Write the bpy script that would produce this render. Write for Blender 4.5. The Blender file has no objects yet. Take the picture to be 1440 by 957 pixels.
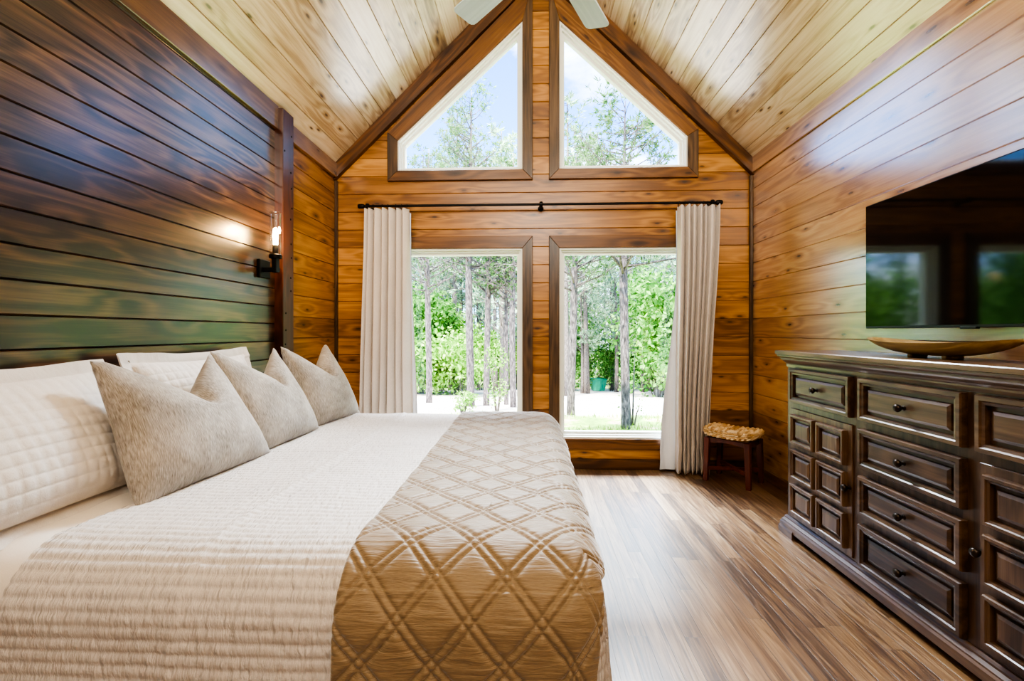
import bpy, bmesh, math, random
from mathutils import Vector, Matrix, noise
from mathutils.geometry import normal as geo_normal

SC = bpy.context.scene
COL = SC.collection
PI = math.pi
R = math.radians

# ------------------------------------------------------------------ helpers
def newobj(name, data, parent=None):
    o = bpy.data.objects.new(name, data)
    COL.objects.link(o)
    if parent is not None:
        o.parent = parent
    return o

def tag(o, label=None, cat=None, group=None, kind=None):
    if label: o['label'] = label
    if cat: o['category'] = cat
    if group: o['group'] = group
    if kind: o['kind'] = kind
    return o

def thing(name, label, cat, loc=(0, 0, 0), rotz=0.0, group=None):
    o = bpy.data.objects.new(name, None)
    COL.objects.link(o)
    o.empty_display_size = 0.05
    o.location = loc
    o.rotation_euler = (0, 0, rotz)
    return tag(o, label, cat, group)

def build(name, bm, mats, parent=None, smooth=False, origin=None, angle=None, kind=None):
    """one mesh object from a bmesh; 'origin' is subtracted from the vertices"""
    if origin is not None:
        bmesh.ops.translate(bm, verts=bm.verts, vec=-Vector(origin))
    bmesh.ops.recalc_face_normals(bm, faces=bm.faces)
    me = bpy.data.meshes.new(name)
    for f in bm.faces:
        f.smooth = smooth
    if smooth and angle is not None:
        bm.normal_update()
        for e in bm.edges:
            if len(e.link_faces) == 2 and e.calc_face_angle(0) > R(angle):
                e.smooth = False
    bm.to_mesh(me)
    bm.free()
    if not isinstance(mats, (list, tuple)):
        mats = [mats]
    for m in mats:
        me.materials.append(m)
    o = newobj(name, me, parent)
    if kind: o['kind'] = kind
    return o

def dup(root, loc=None, rotz=None, scale=None, label=None, group=None):
    r = root.copy(); COL.objects.link(r)
    if loc is not None: r.location = loc
    if rotz is not None: r.rotation_euler = (r.rotation_euler.x, r.rotation_euler.y, rotz)
    if scale is not None: r.scale = scale
    if label: r['label'] = label
    if group: r['group'] = group
    for ch in list(root.children):
        c = ch.copy(); COL.objects.link(c); c.parent = r
        for g in list(ch.children):
            d = g.copy(); COL.objects.link(d); d.parent = c
    return r

def BM():
    return bmesh.new()

def add_box(bm, x0, y0, z0, x1, y1, z1, bev=0.0, mi=0, seg=1):
    vs = [bm.verts.new(p) for p in ((x0,y0,z0),(x1,y0,z0),(x1,y1,z0),(x0,y1,z0),(x0,y0,z1),(x1,y0,z1),(x1,y1,z1),(x0,y1,z1))]
    fs = [bm.faces.new([vs[i] for i in q]) for q in ((3,2,1,0),(4,5,6,7),(0,1,5,4),(1,2,6,5),(2,3,7,6),(3,0,4,7))]
    for f in fs: f.material_index = mi
    if bev > 0:
        es = list({e for f in fs for e in f.edges})
        r = bmesh.ops.bevel(bm, geom=es, offset=bev, segments=seg, affect='EDGES', profile=0.5)
        for f in r['faces']: f.material_index = mi
    return vs

def add_prism(bm, pts, vec, mi=0, bev=0.0):
    """pts: planar 3-D polygon, extruded by vec"""
    vec = Vector(vec)
    a = [bm.verts.new(p) for p in pts]
    b = [bm.verts.new(Vector(p) + vec) for p in pts]
    n = len(pts)
    fs = [bm.faces.new(a), bm.faces.new(b[::-1])]
    for i in range(n):
        j = (i + 1) % n
        fs.append(bm.faces.new((a[i], b[i], b[j], a[j])))
    for f in fs: f.material_index = mi
    if bev > 0:
        es = list({e for f in fs for e in f.edges})
        r = bmesh.ops.bevel(bm, geom=es, offset=bev, segments=1, affect='EDGES', profile=0.5)
        for f in r['faces']: f.material_index = mi

def add_loft(bm, loops, cap0=True, cap1=True, closed=True, mi=0):
    rows = [[bm.verts.new(p) for p in lp] for lp in loops]
    n = len(rows[0])
    for a, b in zip(rows, rows[1:]):
        for i in range(n if closed else n - 1):
            j = (i + 1) % n
            try:
                f = bm.faces.new((a[i], a[j], b[j], b[i])); f.material_index = mi
            except ValueError:
                pass
    if cap0 and closed: bm.faces.new(rows[0][::-1]).material_index = mi
    if cap1 and closed: bm.faces.new(rows[-1]).material_index = mi

def add_tube(bm, pts, radii, n=8, caps=True, mi=0):
    pts = [Vector(p) for p in pts]
    if not isinstance(radii, (list, tuple)): radii = [radii] * len(pts)
    loops = []
    prev = None
    for i, p in enumerate(pts):
        t = (pts[min(i + 1, len(pts) - 1)] - pts[max(i - 1, 0)]).normalized()
        if prev is None:
            up = Vector((0, 0, 1)) if abs(t.z) < 0.9 else Vector((1, 0, 0))
            u = t.cross(up).normalized()
        else:
            u = (prev - t * prev.dot(t)).normalized()
        prev = u
        v = t.cross(u)
        loops.append([p + (u * math.cos(2*PI*k/n) + v * math.sin(2*PI*k/n)) * radii[i] for k in range(n)])
    add_loft(bm, loops, caps, caps, True, mi)

def add_lathe(bm, prof, n=16, M=None, caps=True, mi=0):
    """prof: (r, z) pairs round the z axis; M places it"""
    M = M or Matrix()
    loops = [[M @ Vector((max(r, 1e-4) * math.cos(2*PI*k/n), max(r, 1e-4) * math.sin(2*PI*k/n), z)) for k in range(n)] for r, z in prof]
    add_loft(bm, loops, caps, caps, True, mi)

def add_grid(bm, nu, nv, fn, uvfn=None, mi=0, closed_u=False):
    uvl = bm.loops.layers.uv.verify() if uvfn else None
    vs = [[bm.verts.new(fn(i, j)) for j in range(nv)] for i in range(nu)]
    for i in range(nu - (0 if closed_u else 1)):
        i2 = (i + 1) % nu
        for j in range(nv - 1):
            f = bm.faces.new((vs[i][j], vs[i2][j], vs[i2][j+1], vs[i][j+1]))
            f.material_index = mi
            if uvl:
                for lp, (a, b) in zip(f.loops, ((i, j), (i+1, j), (i+1, j+1), (i, j+1))):
                    lp[uvl].uv = uvfn(a, b)
    return vs

def groove(bm, axis, first, pitch, lo, hi, into, depth=0.007, half=0.004):
    """V-grooves across every face: cuts at axis·p = first + k*pitch pushed along 'into'"""
    axis = Vector(axis).normalized(); into = Vector(into).normalized()
    k0 = math.ceil((lo - first) / pitch); k1 = math.floor((hi - first) / pitch)
    for k in range(k0, k1 + 1):
        c = first + k * pitch
        if c - half <= lo or c + half >= hi: continue
        for d in (-half, 0.0, half):
            bmesh.ops.bisect_plane(bm, geom=bm.verts[:] + bm.edges[:] + bm.faces[:], dist=1e-6, plane_co=axis * (c + d), plane_no=axis)
        for v in bm.verts:
            if abs(axis.dot(v.co) - c) < 1e-5:
                v.co += into * depth

def inset_poly(pts, d):
    """inset of a convex polygon in 2-D (counter-clockwise)"""
    n = len(pts); out = []
    for i in range(n):
        p0, p1, p2 = (Vector(pts[i-1]), Vector(pts[i]), Vector(pts[(i+1) % n]))
        a = (p1 - p0).normalized(); b = (p2 - p1).normalized()
        na = Vector((-a.y, a.x)); nb = Vector((-b.y, b.x))
        q = p0 + na * d; w = p1 + nb * d
        den = a.x * b.y - a.y * b.x
        s = ((w.x - q.x) * b.y - (w.y - q.y) * b.x) / den
        out.append((q.x + a.x * s, q.y + a.y * s))
    return out

# ------------------------------------------------------------------ materials
class NT:
    def __init__(s, name):
        s.m = bpy.data.materials.new(name); s.m.use_nodes = True
        s.t = s.m.node_tree; s.t.nodes.clear()
        s.out = s.t.nodes.new('ShaderNodeOutputMaterial')
    def n(s, typ, **kw):
        nd = s.t.nodes.new(typ)
        for k, v in kw.items():
            setattr(nd, k, v)
        return nd
    def put(s, sock, v):
        if isinstance(v, bpy.types.NodeSocket): s.t.links.new(v, sock)
        else: sock.default_value = v
    def math(s, op, a, b=0.0, c=0.0, clamp=False):
        nd = s.n('ShaderNodeMath', operation=op); nd.use_clamp = clamp
        s.put(nd.inputs[0], a); s.put(nd.inputs[1], b); s.put(nd.inputs[2], c)
        return nd.outputs[0]
    def comb(s, x, y, z):
        nd = s.n('ShaderNodeCombineXYZ')
        for i, v in enumerate((x, y, z)): s.put(nd.inputs[i], v)
        return nd.outputs[0]
    def dot(s, v, w):
        nd = s.n('ShaderNodeVectorMath', operation='DOT_PRODUCT')
        s.put(nd.inputs[0], v); nd.inputs[1].default_value = w
        return nd.outputs['Value']
    def noise(s, vec, scale=1.0, detail=2.0, rough=0.5, dist=0.0):
        nd = s.n('ShaderNodeTexNoise')
        if vec is not None: s.put(nd.inputs['Vector'], vec)
        nd.inputs['Scale'].default_value = scale; nd.inputs['Detail'].default_value = detail
        nd.inputs['Roughness'].default_value = rough; nd.inputs['Distortion'].default_value = dist
        return nd.outputs['Fac']
    def ramp(s, fac, stops, interp='LINEAR'):
        nd = s.n('ShaderNodeValToRGB'); cr = nd.color_ramp; cr.interpolation = interp
        while len(cr.elements) > 1: cr.elements.remove(cr.elements[-1])
        cr.elements[0].position = stops[0][0]; cr.elements[0].color = (*stops[0][1], 1)
        for p, c in stops[1:]:
            e = cr.elements.new(p); e.color = (*c, 1)
        s.put(nd.inputs[0], fac)
        return nd.outputs[0]
    def mix(s, fac, a, b, blend='MIX'):
        nd = s.n('ShaderNodeMix', data_type='RGBA', blend_type=blend)
        s.put(nd.inputs[0], fac)
        for i, v in ((6, a), (7, b)):
            s.put(nd.inputs[i], v if isinstance(v, bpy.types.NodeSocket) else (*v, 1))
        return nd.outputs[2]
    def maprange(s, v, a, b, c=0.0, d=1.0, smooth=True):
        nd = s.n('ShaderNodeMapRange', interpolation_type='SMOOTHSTEP' if smooth else 'LINEAR')
        s.put(nd.inputs[0], v)
        for i, x in ((1, a), (2, b), (3, c), (4, d)): nd.inputs[i].default_value = x
        return nd.outputs[0]
    def bump(s, h, strength=0.3, dist=0.002, nrm=None):
        nd = s.n('ShaderNodeBump'); nd.inputs['Strength'].default_value = strength; nd.inputs['Distance'].default_value = dist
        s.put(nd.inputs['Height'], h)
        if nrm is not None: s.put(nd.inputs['Normal'], nrm)
        return nd.outputs[0]
    def principled(s, **kw):
        nd = s.n('ShaderNodeBsdfPrincipled')
        for k, v in kw.items():
            k = k.replace('_', ' ')
            s.put(nd.inputs[k], v if isinstance(v, bpy.types.NodeSocket) or not isinstance(v, tuple) or len(v) == 4 else (*v, 1))
        s.t.links.new(nd.outputs[0], s.out.inputs[0])
        return nd

def sr(*c):
    """sRGB 0-255 to linear"""
    return tuple(((v/255)/12.92 if v/255 <= .04045 else ((v/255+.055)/1.055)**2.4) for v in c)

def wood(name, along, across, cols, pitch=0.0, off=0.0, length=0.0, knot=0.8, knotcol=(0.03,0.012,0.005), rough=0.38, spec=0.5, coat=0.0,
         coat_rough=0.2, bump=0.25, ring=0.09, fine=0.2, blot=0.2, var=0.3, ringk=30.0, ks=(2.0, 6.0), seamdark=False, coat_ior=1.5, gs=9.0, fsc=170.0):
    t = NT(name)
    P = t.n('ShaderNodeTexCoord').outputs['Object']
    A = Vector(along).normalized(); C = Vector(across).normalized(); T = A.cross(C)
    a = t.dot(P, A); c = t.dot(P, C); h = t.dot(P, T)
    wn = t.n('ShaderNodeTexWhiteNoise', noise_dimensions='1D')
    if pitch > 0:
        idn = t.math('FLOOR', t.math('DIVIDE', t.math('SUBTRACT', c, off), pitch))
        if length > 0:
            w0 = t.n('ShaderNodeTexWhiteNoise', noise_dimensions='1D'); t.put(w0.inputs['W'], idn)
            al = t.math('DIVIDE', t.math('ADD', a, t.math('MULTIPLY', w0.outputs['Value'], 9.0)), length)
            id2 = t.math('FLOOR', al)
            idn = t.math('ADD', idn, t.math('MULTIPLY', id2, 17.37))
    else:
        oi = t.n('ShaderNodeObjectInfo')
        idn = t.math('MULTIPLY', oi.outputs['Random'], 997.0)
    t.put(wn.inputs['W'], idn)
    r1 = wn.outputs['Value']
    sc = t.n('ShaderNodeSeparateColor'); t.put(sc.inputs[0], wn.outputs['Color'])
    r2 = sc.outputs[0]; r3 = sc.outputs[1]
    ao = t.math('ADD', a, t.math('MULTIPLY', r1, 53.0))
    co = t.math('ADD', c, t.math('MULTIPLY', r2, 37.0))
    vor = t.n('ShaderNodeTexVoronoi', voronoi_dimensions='2D', feature='F1')
    t.put(vor.inputs['Vector'], t.comb(t.math('MULTIPLY', ao, ks[0]), t.math('MULTIPLY', co, ks[1]), 0.0))
    vor.inputs['Scale'].default_value = 1.0
    kd = vor.outputs['Distance']
    kn = t.maprange(kd, 0.02, 0.06, 1.0, 0.0)
    kf = t.maprange(kd, 0.0, 0.45, 1.0, 0.0)
    n1 = t.noise(t.comb(t.math('MULTIPLY', ao, 0.06 * gs), t.math('MULTIPLY', co, gs), t.math('MULTIPLY', h, gs)), 1.0, 2.0, 0.5, 0.4)
    ph = t.math('ADD', t.math('MULTIPLY', n1, ringk), t.math('MULTIPLY', kf, 7.0))
    sn = t.math('SINE', ph)
    fn = t.noise(t.comb(t.math('MULTIPLY', ao, 5.0), t.math('MULTIPLY', co, fsc), t.math('MULTIPLY', h, fsc)), 1.0, 3.0, 0.7)
    f2_ = t.noise(t.comb(t.math('MULTIPLY', ao, 2.2), t.math('MULTIPLY', co, fsc * 0.33), t.math('MULTIPLY', h, fsc * 0.33)), 1.0, 3.0, 0.65)
    fn = t.math('MULTIPLY_ADD', f2_, 0.5, t.math('MULTIPLY', fn, 0.5))
    bl = t.noise(t.comb(t.math('MULTIPLY', ao, 1.3), t.math('MULTIPLY', co, 5.0), t.math('MULTIPLY', h, 5.0)), 1.0, 3.0, 0.55)
    v = t.math('MULTIPLY_ADD', sn, ring, 0.5)
    v = t.math('ADD', v, t.math('MULTIPLY', t.math('SUBTRACT', fn, 0.5), fine * 3))
    v = t.math('ADD', v, t.math('MULTIPLY', t.math('SUBTRACT', bl, 0.5), blot * 2))
    v = t.math('ADD', v, t.math('MULTIPLY', t.math('SUBTRACT', r3, 0.5), var))
    v = t.math('SUBTRACT', v, t.math('MULTIPLY', t.maprange(kd, 0.02, 0.16, 1.0, 0.0), 0.25 * knot))
    col = t.ramp(v, cols)
    col = t.mix(t.math('MULTIPLY', kn, knot), col, knotcol)
    bh = t.math('ADD', fn, t.math('MULTIPLY', sn, 0.25))
    if seamdark and pitch > 0:
        fr = t.math('FRACT', t.math('DIVIDE', t.math('SUBTRACT', c, off), pitch))
        ed = t.math('MULTIPLY', t.math('MINIMUM', fr, t.math('SUBTRACT', 1.0, fr)), pitch)
        sm = t.maprange(ed, 0.0006, 0.0022, 1.0, 0.0)
        if length > 0:
            f2 = t.math('FRACT', al)
            e2 = t.math('MULTIPLY', t.math('MINIMUM', f2, t.math('SUBTRACT', 1.0, f2)), length)
            sm = t.math('MAXIMUM', sm, t.maprange(e2, 0.0004, 0.0016, 1.0, 0.0))
        col = t.mix(t.math('MULTIPLY', sm, 0.75), col, knotcol)
        bh = t.math('SUBTRACT', bh, t.math('MULTIPLY', sm, 1.5))
    nr = t.bump(bh, bump, 0.0015)
    ro = t.math('ADD', t.math('MULTIPLY', t.math('SUBTRACT', bl, 0.5), 0.18), rough)
    t.principled(Base_Color=col, Roughness=ro, Specular_IOR_Level=spec, Normal=nr, Coat_Weight=coat, Coat_Roughness=coat_rough, Coat_IOR=coat_ior)
    return t.m

def plain(name, col, rough=0.5, metal=0.0, spec=0.5, bumpscale=0.0, bumpstr=0.1, var=0.0, **kw):
    t = NT(name)
    c = (*col, 1)
    P = t.n('ShaderNodeTexCoord').outputs['Object']
    if var > 0:
        nz = t.noise(P, 6.0, 4.0)
        c = t.ramp(nz, [(0.3, tuple(x * (1 - var) for x in col)), (0.7, tuple(min(1, x * (1 + var)) for x in col))])
    args = dict(Base_Color=c, Roughness=rough, Metallic=metal, Specular_IOR_Level=spec, **kw)
    if bumpscale > 0:
        args['Normal'] = t.bump(t.noise(P, bumpscale, 3.0), bumpstr, 0.002)
    t.principled(**args)
    return t.m

HX, HY_, HZ = (1,0,0), (0,1,0), (0,0,1)
PINE = [(0.0, sr(60,36,14)), (0.3, sr(120,78,34)), (0.55, sr(166,116,56)), (0.8, sr(196,146,80)), (1.0, sr(212,168,106))]
PINE_R = [(0.0, sr(74,46,24)), (0.3, sr(140,96,54)), (0.55, sr(182,136,86)), (0.8, sr(206,168,116)), (1.0, sr(220,188,142))]
PALE = [(0.0, sr(88,66,42)), (0.28, sr(160,132,96)), (0.52, sr(204,182,146)), (0.78, sr(220,204,174)), (1.0, sr(230,218,194))]
DARK = [(0.0, sr(18,12,8)), (0.35, sr(52,34,23)), (0.6, sr(86,60,40)), (0.85, sr(122,88,56)), (1.0, sr(150,112,74))]
TRIM = [(0.0, sr(30,18,9)), (0.35, sr(74,46,22)), (0.6, sr(112,74,38)), (0.85, sr(144,102,58)), (1.0, sr(166,124,74))]
TRIMD = [(0.0, sr(22,15,10)), (0.35, sr(56,40,26)), (0.6, sr(86,64,42)), (0.85, sr(112,86,58)), (1.0, sr(134,106,74))]
OAK = [(0.0, sr(40,27,18)), (0.3, sr(86,62,42)), (0.55, sr(126,96,66)), (0.8, sr(154,124,90)), (1.0, sr(174,148,114))]
DRES = [(0.0, sr(26,18,12)), (0.35, sr(62,45,32)), (0.6, sr(96,72,52)), (0.85, sr(128,102,76)), (1.0, sr(150,126,98))]
STOOL = [(0.0, sr(40,14,8)), (0.4, sr(74,30,18)), (0.7, sr(100,44,26)), (1.0, sr(126,62,38))]
BOWL = [(0.0, sr(96,72,36)), (0.35, sr(158,130,78)), (0.6, sr(194,168,112)), (1.0, sr(222,204,156))]

M = {}
SEAM = 1.10
M['pine_back'] = wood('pine plank back', HX, HZ, PINE, 0.152, SEAM, rough=0.42, spec=0.45, var=0.4, coat=0.3, coat_rough=0.3)
M['pine_side'] = wood('pine plank side', HY_, HZ, PINE_R, 0.152, SEAM, rough=0.36, spec=0.75, coat=1.0, coat_rough=0.22, coat_ior=3.5, var=0.3)
M['dark_panel'] = wood('dark stained plank', HY_, HZ, DARK, 0.112, 1.6436, rough=0.36, spec=0.5, coat=0.9, coat_rough=0.24, coat_ior=1.6, var=0.35, ring=0.16, fine=0.3)
S2 = math.sqrt(0.5)
CPITCH = 0.155
M['ceil_l'] = wood('pale pine ceiling left', HY_, (S2,0,S2), PALE, CPITCH, 0.0, rough=0.36, spec=0.6, coat=1.0, coat_rough=0.25, coat_ior=1.9, knot=0.85, knotcol=sr(50,28,12), var=0.45, fine=0.26, blot=0.28)
M['ceil_r'] = wood('pale pine ceiling right', HY_, (-S2,0,S2), PALE, CPITCH, 0.0, rough=0.36, spec=0.6, coat=1.0, coat_rough=0.25, coat_ior=1.9, knot=0.85, knotcol=sr(50,28,12), var=0.45, fine=0.26, blot=0.28)
M['trim_x'] = wood('stained trim along x', HX, HZ, TRIM, ks=(1.4, 5.0), rough=0.42)
M['trim_z'] = wood('stained trim along z', HZ, HX, TRIMD, ks=(1.4, 5.0), rough=0.42, fine=0.4)
M['trim_y'] = wood('stained trim along y', HY_, HZ, TRIM, ks=(1.4, 5.0), rough=0.34, spec=0.7, coat=1.0, coat_rough=0.22, coat_ior=3.5)
M['trim_dl'] = wood('stained trim rising right', (S2,0,S2), (-S2,0,S2), TRIM, ks=(1.4, 5.0), rough=0.42)
M['trim_dr'] = wood('stained trim rising left', (-S2,0,S2), (S2,0,S2), TRIM, ks=(1.4, 5.0), rough=0.42)
M['band_dark'] = wood('dark eave board', HY_, HZ, DARK, ks=(1.4, 5.0), rough=0.36, spec=0.6, coat=1.0, coat_ior=1.9)
M['post'] = wood('dark red post', HZ, HY_, [(0.0, sr(24,10,6)), (0.4, sr(58,28,16)), (0.7, sr(86,46,28)), (1.0, sr(112,68,44))], ks=(2.2, 6.0), rough=0.3, spec=0.7, coat=0.3)
M['oak'] = wood('oak strip floor', HY_, HX, OAK, 0.07, 0.02, length=0.95, rough=0.34, spec=0.5, knot=0.2, var=0.42, bump=0.5, ring=0.12, fine=0.52, blot=0.28, gs=26.0, fsc=170.0, coat=0.9, coat_rough=0.3, coat_ior=1.85, seamdark=True, ks=(0.6, 2.0), knotcol=sr(40,24,12))
M['dres_y'] = wood('dark walnut along y', HY_, HZ, DRES, rough=0.36, spec=0.55, knot=0.3, var=0.25, ks=(2, 6))
M['dres_z'] = wood('dark walnut along z', HZ, HY_, DRES, rough=0.36, spec=0.55, knot=0.3, var=0.25, ks=(2, 6))
M['dres_top'] = wood('dark walnut top', HY_, HX, DRES, rough=0.3, spec=0.6, knot=0.4, var=0.25, ks=(2, 6))
M['stool'] = wood('red brown stool wood', HZ, HX, STOOL, rough=0.4, knot=0.1)
M['bowl'] = wood('carved bowl wood', HY_, HX, BOWL, rough=0.55, knot=0.35, bump=0.5, ks=(3, 8))
M['blade'] = wood('weathered grey blade', HX, HY_, [(0.0, sr(168,186,194)), (0.5, sr(198,214,222)), (1.0, sr(222,234,240))], rough=0.45, knot=0.0, ring=0.08, fine=0.15, blot=0.15)
M['white'] = plain('white vinyl', sr(226,226,216), 0.4)
M['black'] = plain('matte black metal', sr(20,18,18), 0.42, 0.6, bumpscale=60, bumpstr=0.05)
M['iron'] = plain('aged iron knob', sr(58,50,44), 0.38, 0.85, var=0.2)
M['tvframe'] = plain('television plastic', sr(10,10,12), 0.35)
M['screen'] = plain('television screen', (0.004,0.004,0.005), 0.06, spec=0.6)
M['rubber'] = plain('dark backing', sr(16,15,15), 0.8)
M['dumpster'] = plain('green painted steel', sr(20,128,96), 0.5, var=0.1)

def glass_mat(name, tint=(1, 1, 1), refl=1.0, base=0.04, pw=5.0):
    t = NT(name)
    lw = t.n('ShaderNodeLayerWeight'); lw.inputs['Blend'].default_value = 0.5
    fr = t.n('ShaderNodeMath', operation='MULTIPLY_ADD')
    t.put(fr.inputs[0], t.math('POWER', lw.outputs['Facing'], pw)); fr.inputs[1].default_value = 0.9; fr.inputs[2].default_value = base
    # keep a faint procedural unevenness in the pane
    P = t.n('ShaderNodeTexCoord').outputs['Object']
    nz = t.noise(P, 1.5, 1.0)
    tr = t.n('ShaderNodeBsdfTransparent'); t.put(tr.inputs[0], t.ramp(nz, [(0.0, tint), (1.0, tuple(x * 0.985 for x in tint))]))
    gl = t.n('ShaderNodeBsdfGlossy'); gl.inputs['Roughness'].default_value = 0.02
    mx = t.n('ShaderNodeMixShader')
    t.put(mx.inputs[0], t.math('MULTIPLY', fr.outputs[0], refl)); t.t.links.new(tr.outputs[0], mx.inputs[1]); t.t.links.new(gl.outputs[0], mx.inputs[2])
    t.t.links.new(mx.outputs[0], t.out.inputs[0])
    return t.m
M['pane'] = glass_mat('window pane', (0.97, 0.99, 0.98), 0.6)
M['lampglass'] = glass_mat('clear lamp glass', (0.95, 0.95, 0.94), 1.0, 0.10, 2.2)

def emit(name, col, strength):
    t = NT(name)
    P = t.n('ShaderNodeTexCoord').outputs['Object']
    e = t.n('ShaderNodeEmission'); t.put(e.inputs[0], t.ramp(t.noise(P, 40.0), [(0.3, col), (0.7, tuple(min(1, x * 1.05) for x in col))]))
    e.inputs[1].default_value = strength
    t.t.links.new(e.outputs[0], t.out.inputs[0])
    return t.m
M['bulb'] = emit('glowing filament bulb', (1.0, 0.62, 0.25), 60)

def fabric(name, c0, c1, threads=(900, 900), pucker=None, weave=0.4, rough=0.85, sheen=0.3, uv=True, pstr=0.5, slub=None, pdist=0.006, blot=4.0):
    t = NT(name)
    tc = t.n('ShaderNodeTexCoord'); P = tc.outputs['UV'] if uv else tc.outputs['Object']
    sp = t.n('ShaderNodeSeparateXYZ'); t.put(sp.inputs[0], P)
    u, v = sp.outputs[0], sp.outputs[1]
    w = sp.outputs[2]
    th = t.noise(t.comb(t.math('MULTIPLY', u, threads[0]), t.math('MULTIPLY', v, threads[1]), t.math('MULTIPLY', w, threads[0])), 1.0, 2.0, 0.6)
    bl = t.noise(P, blot, 3.0, 0.6)
    f = t.math('ADD', t.math('MULTIPLY', th, 0.65), t.math('MULTIPLY', bl, 0.35))
    col = t.ramp(f, [(0.3, c0), (0.7, c1)])
    nr = t.bump(th, weave, 0.001)
    if pucker:
        pk = t.noise(t.comb(t.math('MULTIPLY', u, pucker[0]), t.math('MULTIPLY', v, pucker[1]), 0.0), 1.0, 3.0, 0.55, 0.3)
        nr = t.bump(pk, pstr, pdist, nr)
    t.principled(Base_Color=col, Roughness=rough, Sheen_Weight=sheen, Sheen_Roughness=0.4, Normal=nr, Specular_IOR_Level=0.3)
    return t.m
M['coverlet'] = fabric('white quilted cotton', sr(196,190,186), sr(224,219,215), (400, 700), (70, 20), 0.25, 0.6, 0.2, pstr=0.95, pdist=0.012)
M['sheet'] = fabric('white sheet', sr(226,218,208), sr(240,234,226), (600, 600), (7, 9), 0.15, 0.8, 0.2, uv=False, pstr=0.3, pdist=0.01)
M['quilt'] = fabric('tan quilt sateen', sr(124,106,82), sr(158,138,110), (60, 800), (8, 85), 0.3, 0.5, 0.9, pstr=0.8, pdist=0.006)
M['sham'] = fabric('white quilted sham', sr(204,198,192), sr(230,225,220), (500, 500), (40, 26), 0.2, 0.75, 0.2, pstr=0.4, pdist=0.006)
M['linen'] = fabric('oatmeal chenille', sr(104,97,88), sr(196,188,178), (420, 38), (9, 6), 0.5, 0.85, 0.4, pstr=0.35, pdist=0.012, blot=9)
M['curtain'] = fabric('cream curtain linen', sr(196,187,178), sr(220,212,204), (700, 60), None, 0.2, 0.85, 0.2)
M['lining'] = fabric('white curtain lining', sr(206,212,222), sr(226,232,240), (600, 600), (9, 5), 0.15, 0.8, 0.1, pstr=0.4, pdist=0.01)

# ------------------------------------------------------------------ the room
XL, XR, YB, YF = -1.66, 1.83, 3.83, -1.7
RX = (XL + XR) / 2
EZ = 2.56
def roof(x): return EZ + min(x - XL, XR - x)
RZ = roof(RX)

# floor
bm = BM(); add_box(bm, XL - 0.2, YF - 0.2, -0.12, XR + 0.2, YB + 0.1, 0.0)
build('floor', bm, M['oak'], kind='structure')

# back wall, solid pieces round four openings
OL = (-1.118, -0.062); OR = (0.247, 1.303)
ZB0, ZB1, ZU0 = 0.255, 1.845, 2.505
ZUS, ZUA = 2.76, 3.745
pieces = [
    [(XL, 0), (XR, 0), (XR, ZB0), (XL, ZB0)],
    [(XL, ZB0), (OL[0], ZB0), (OL[0], ZB1), (XL, ZB1)],
    [(OL[1], ZB0), (OR[0], ZB0), (OR[0], ZB1), (OL[1], ZB1)],
    [(OR[1], ZB0), (XR, ZB0), (XR, ZB1), (OR[1], ZB1)],
    [(XL, ZB1), (XR, ZB1), (XR, ZU0), (XL, ZU0)],
    [(XL, ZU0), (OL[0], ZU0), (OL[0], roof(OL[0])), (XL, roof(XL))],
    [(OL[0], ZUS), (OL[1], ZUA), (OL[1], roof(OL[1])), (OL[0], roof(OL[0]))],
    [(OL[1], ZU0), (OR[0], ZU0), (OR[0], roof(OR[0])), (RX, RZ), (OL[1], roof(OL[1]))],
    [(OR[0], ZUA), (OR[1], ZUS), (OR[1], roof(OR[1])), (OR[0], roof(OR[0]))],
    [(OR[1], ZU0), (XR, ZU0), (XR, roof(XR)), (OR[1], roof(OR[1]))],
]
bm = BM()
for p in pieces:
    bm.faces.new([bm.verts.new((x, YB, z)) for x, z in p])
groove(bm, (0,0,1), SEAM, 0.152, 0.0, RZ, (0,1,0))
for p in pieces:
    add_prism(bm, [(x, YB + 0.012, z) for x, z in p], (0, 0.14, 0))
build('wall_back', bm, M['pine_back'], kind='structure')

# right wall
bm = BM()
bm.faces.new([bm.verts.new(p) for p in ((XR, YF, 0), (XR, YB, 0), (XR, YB, EZ + 0.01), (XR, YF, EZ + 0.01))])
groove(bm, (0,0,1), SEAM, 0.152, 0.0, EZ, (1,0,0))
add_box(bm, XR + 0.012, YF, 0, XR + 0.15, YB + 0.15, EZ)
build('wall_right', bm, M['pine_side'], kind='structure')
# left wall beyond the post
bm = BM()
bm.faces.new([bm.verts.new(p) for p in ((XL, 2.9, 0), (XL, YB, 0), (XL, YB, EZ + 0.01), (XL, 2.9, EZ + 0.01))])
groove(bm, (0,0,1), SEAM, 0.152, 0.0, EZ, (-1,0,0))
add_box(bm, XL - 0.15, YF, 0, XL - 0.012, YB + 0.15, EZ)
M['pine_left'] = wood('pine plank left', HY_, HZ, PINE, 0.152, SEAM, rough=0.38, spec=0.6, var=0.3)
build('wall_left', bm, M['pine_left'], kind='structure')
# dark accent wall behind the bed
XP = -1.63
bm = BM()
bm.faces.new([bm.verts.new(p) for p in ((XP, YF, 0), (XP, 2.86, 0), (XP, 2.86, 2.5), (XP, YF, 2.5))])
groove(bm, (0,0,1), 1.6436, 0.112, 0.0, 2.5, (-1,0,0), 0.008, 0.0045)
add_box(bm, XP - 0.026, YF, 0, XP - 0.012, 2.86, 2.5)
build('wall_headboard', bm, M['dark_panel'], kind='structure')
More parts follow.
